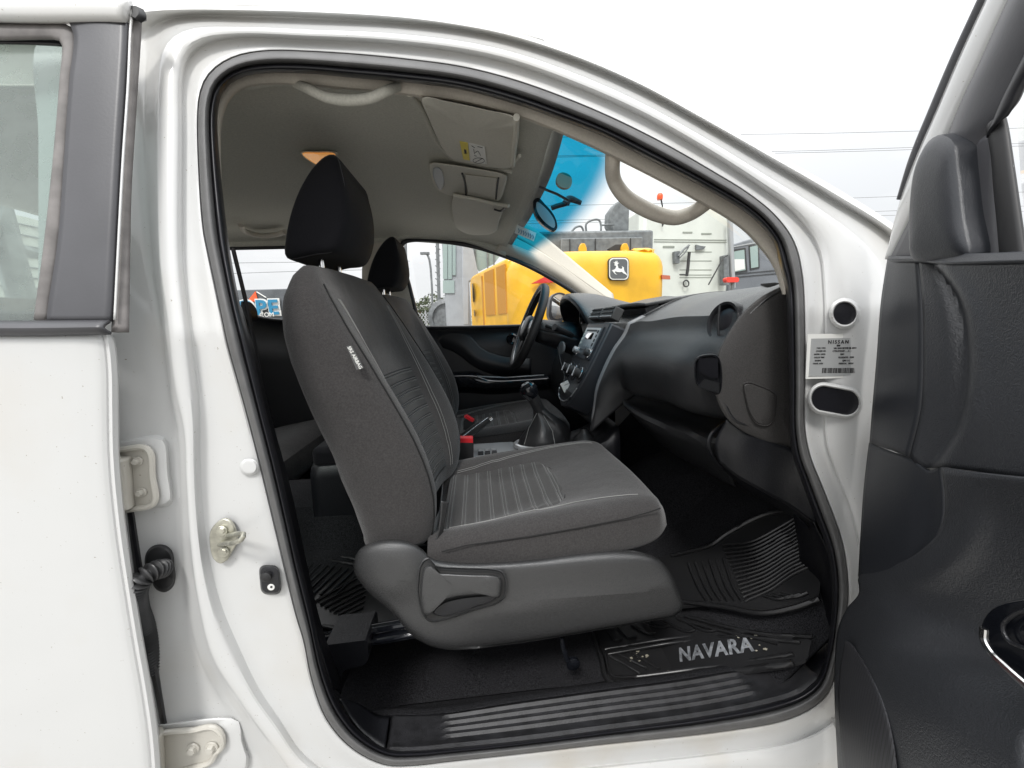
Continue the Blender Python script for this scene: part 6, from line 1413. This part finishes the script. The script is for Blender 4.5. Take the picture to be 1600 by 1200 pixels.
# --- lamp posts, wires, fence, trees
def pole(name, label, pts, Y, r_, group):
    o_ = bg(name, label, 'lamp post', pts[-1][0], Y, group); p3 = PP(pts, Y); p3.append(Vector((p3[-1].x, Y, 0)))
    MB().tube(p3, r_, 8).build('post', 'gmach', o_); return o_
l1 = pole('lamp_post', 'thin street lamp with a curved arm, standing alone against the sky', [(664,396),(668,398),(671,406),(673,420),(675,450),(676,500)], 22, .06, 'posts beyond the driver window')
MB().box(P(664,396,22), (.5,.2,.12)).build('lamp_head', 'gmach', l1)
l2 = pole('lattice_mast', 'tall rusty mast beside the excavator cab', [(682,330),(684,400),(687,500)], 16, .07, 'posts beyond the driver window'); l2['category'] = 'mast'
mb = MB()
for k in range(16): mb.tube([P(680,345+k*10,16), P(688,350+k*10,16)], .02, 5)
mb.build('cross_bracing', 'gmach', l2)
l3 = pole('utility_pole', 'utility pole at the window edge behind the driver headrest', [(632,330),(634,400),(637,500)], 18, .07, 'posts beyond the driver window'); l3['category'] = 'pole'
for i, (ya, yb, lab_) in enumerate(((190,200,'top'),(218,232,'second'),(222,234,'third'),(318,322,'fourth'),(341,348,'fifth'),(346,352,'lowest'))):
    pts = []
    Yw = 30
    a_ = (300, 0); 
    hs_ = {0:(1000,212,1600,200),1:(1000,241,1600,224),2:(1000,243,1600,228),3:(840,322,1600,300),4:(840,345,1600,322),5:(840,349,1600,330)}[i]
    pts = [P(hs_[0]-400, hs_[1]+8, Yw), P(hs_[0], hs_[1], Yw), P((hs_[0]+hs_[2])/2, (hs_[1]+hs_[3])/2+2, Yw), P(hs_[2], hs_[3], Yw), P(hs_[2]+300, hs_[3]-8, Yw)]
    wr = MB().tube(pts, .018, 5, res=24).build('overhead_wire', mat('wire_grey%d' % i, (.22,.22,.22), .7)); tag(wr, 'thin overhead power line, the %s of the six across the sky' % {'top':'highest','second':'second highest','third':'third highest','fourth':'fourth highest','fifth':'second lowest','lowest':'lowest'}[lab_], 'power line', 'overhead power lines')
for i, (ya, yb) in enumerate(((412,408),(430,420))):
    wr = MB().tube([P(300,ya,28), P(430,(ya+yb)/2,28), P(640,yb,28)], .018, 5, res=16).build('overhead_wire', 'gmach'); tag(wr, ['upper thin wire seen through the rear left window','lower thin wire seen through the rear left window'][i], 'power line', 'overhead power lines')
# fence with mesh
fc = bg('chain_link_fence', 'chain link fence on posts in front of the far trees', 'fence', 665, 20)
mb = MB(); a, b = P(600,500,20).x, P(730,500,20).x
x = a
while x < b:
    mb.tube([Vector((x,20,.1)), Vector((x+1.3,20,2.0))], .012, 4); mb.tube([Vector((x+1.3,20,.1)), Vector((x,20,2.0))], .012, 4); x += .16
mb.build('wire_mesh', 'silver', fc, flat=None)
for k in range(5):
    xx = a+(b-a)*k/4; MB().tube([Vector((xx,20,0)), Vector((xx,20,2.1))], .04, 6).build('fence_post', 'silver', fc)
leaf = mat('foliage', (.07,.085,.045), .9, noise=(1.5,.5)); bark = mat('bark', (.10,.08,.06), .9)
for i, (px, py, Y, s_) in enumerate(((655,472,34,2.2),(672,466,34,2.6),(690,470,36,2.4),(640,476,36,2.0),(706,474,38,2.4),(560,476,36,2.3))):
    lb = ['bushy grey green tree behind the fence, left of the curved lamp post','bushy tree directly behind the curved lamp post','bushy tree behind the lattice mast','low tree at the left edge of the driver window','far tree behind the excavator cab','far tree behind the rear pillar'][i]
    top_ = P(px, py, Y); o_ = thing('tree', lb, 'tree', (top_.x, Y, 0), 'trees beyond the fence')
    MB().tube([Vector((top_.x, Y, 0)), Vector((top_.x+.1, Y, top_.z*.5)), Vector((top_.x, Y, top_.z*.8))], lambda t: .16-.1*t, 8).build('trunk', bark, o_)
    mb = MB(); rnd = random.Random(i)
    for k in range(1400):
        while True:
            v = Vector((rnd.uniform(-1,1), rnd.uniform(-1,1), rnd.uniform(-1,1)))
            if v.length < 1 and (v.length > .45 or rnd.random() < .3): break
        lump = 1+.25*math.sin(v.x*7+i)+.2*math.cos(v.z*9)
        c_ = Vector((top_.x, Y, top_.z-s_*.55))+Vector((v.x*s_*.8*lump, v.y*s_*.8, v.z*s_*.62*lump)); n_ = Vector((rnd.uniform(-1,1), rnd.uniform(-1,1), rnd.uniform(-1,1))).normalized(); t_ = n_.orthogonal().normalized()*rnd.uniform(.06,.14); u_ = n_.cross(t_)
        mb.add([c_-t_, c_+u_*.6, c_+t_, c_-u_*.6], [(0,1,2,3)])
    mb.build('crown', leaf, o_, smooth=False, recalc=False)
hg = MB().grid([[Vector((x, y, z)) for x in (-120,-40,0,40,120)] for y, z in ((40,0),(44,1.6),(60,2.2))]).build('far_hedge_bank', mat('far_green', (.10,.12,.07), .95, noise=(.6,.4)), None); hg['kind'] = 'structure'

# pale container far behind, seen through the greyed rear glass
pc_ = PX(30, 400, -9.5); wc = thing('container', 'cream corrugated container seen through the greyed rear door glass', 'container', (-9.5, pc_.y, 0))
za, zb2 = PX(30, 338, -9.5).z, 0
ccm = mat('cream_container', (.70,.72,.64), .6, noise=(2,.08))
mbc = MB(); ys_ = [pc_.y-5+i*.25 for i in range(41)]
mbc.grid([[Vector((-9.5+(.05 if (i//1) % 2 else 0), y, z)) for i, y in enumerate(ys_)] for z in (zb2, za)]); mbc.build('container_body', ccm, wc, smooth=False, mods=(SOL(.05),))
for k in range(7):
    z_ = za-.18-k*.22; MB().box((-9.42, pc_.y, z_), (.03, 10, .02)).build('side_rib', 'gmach', wc, smooth=False)
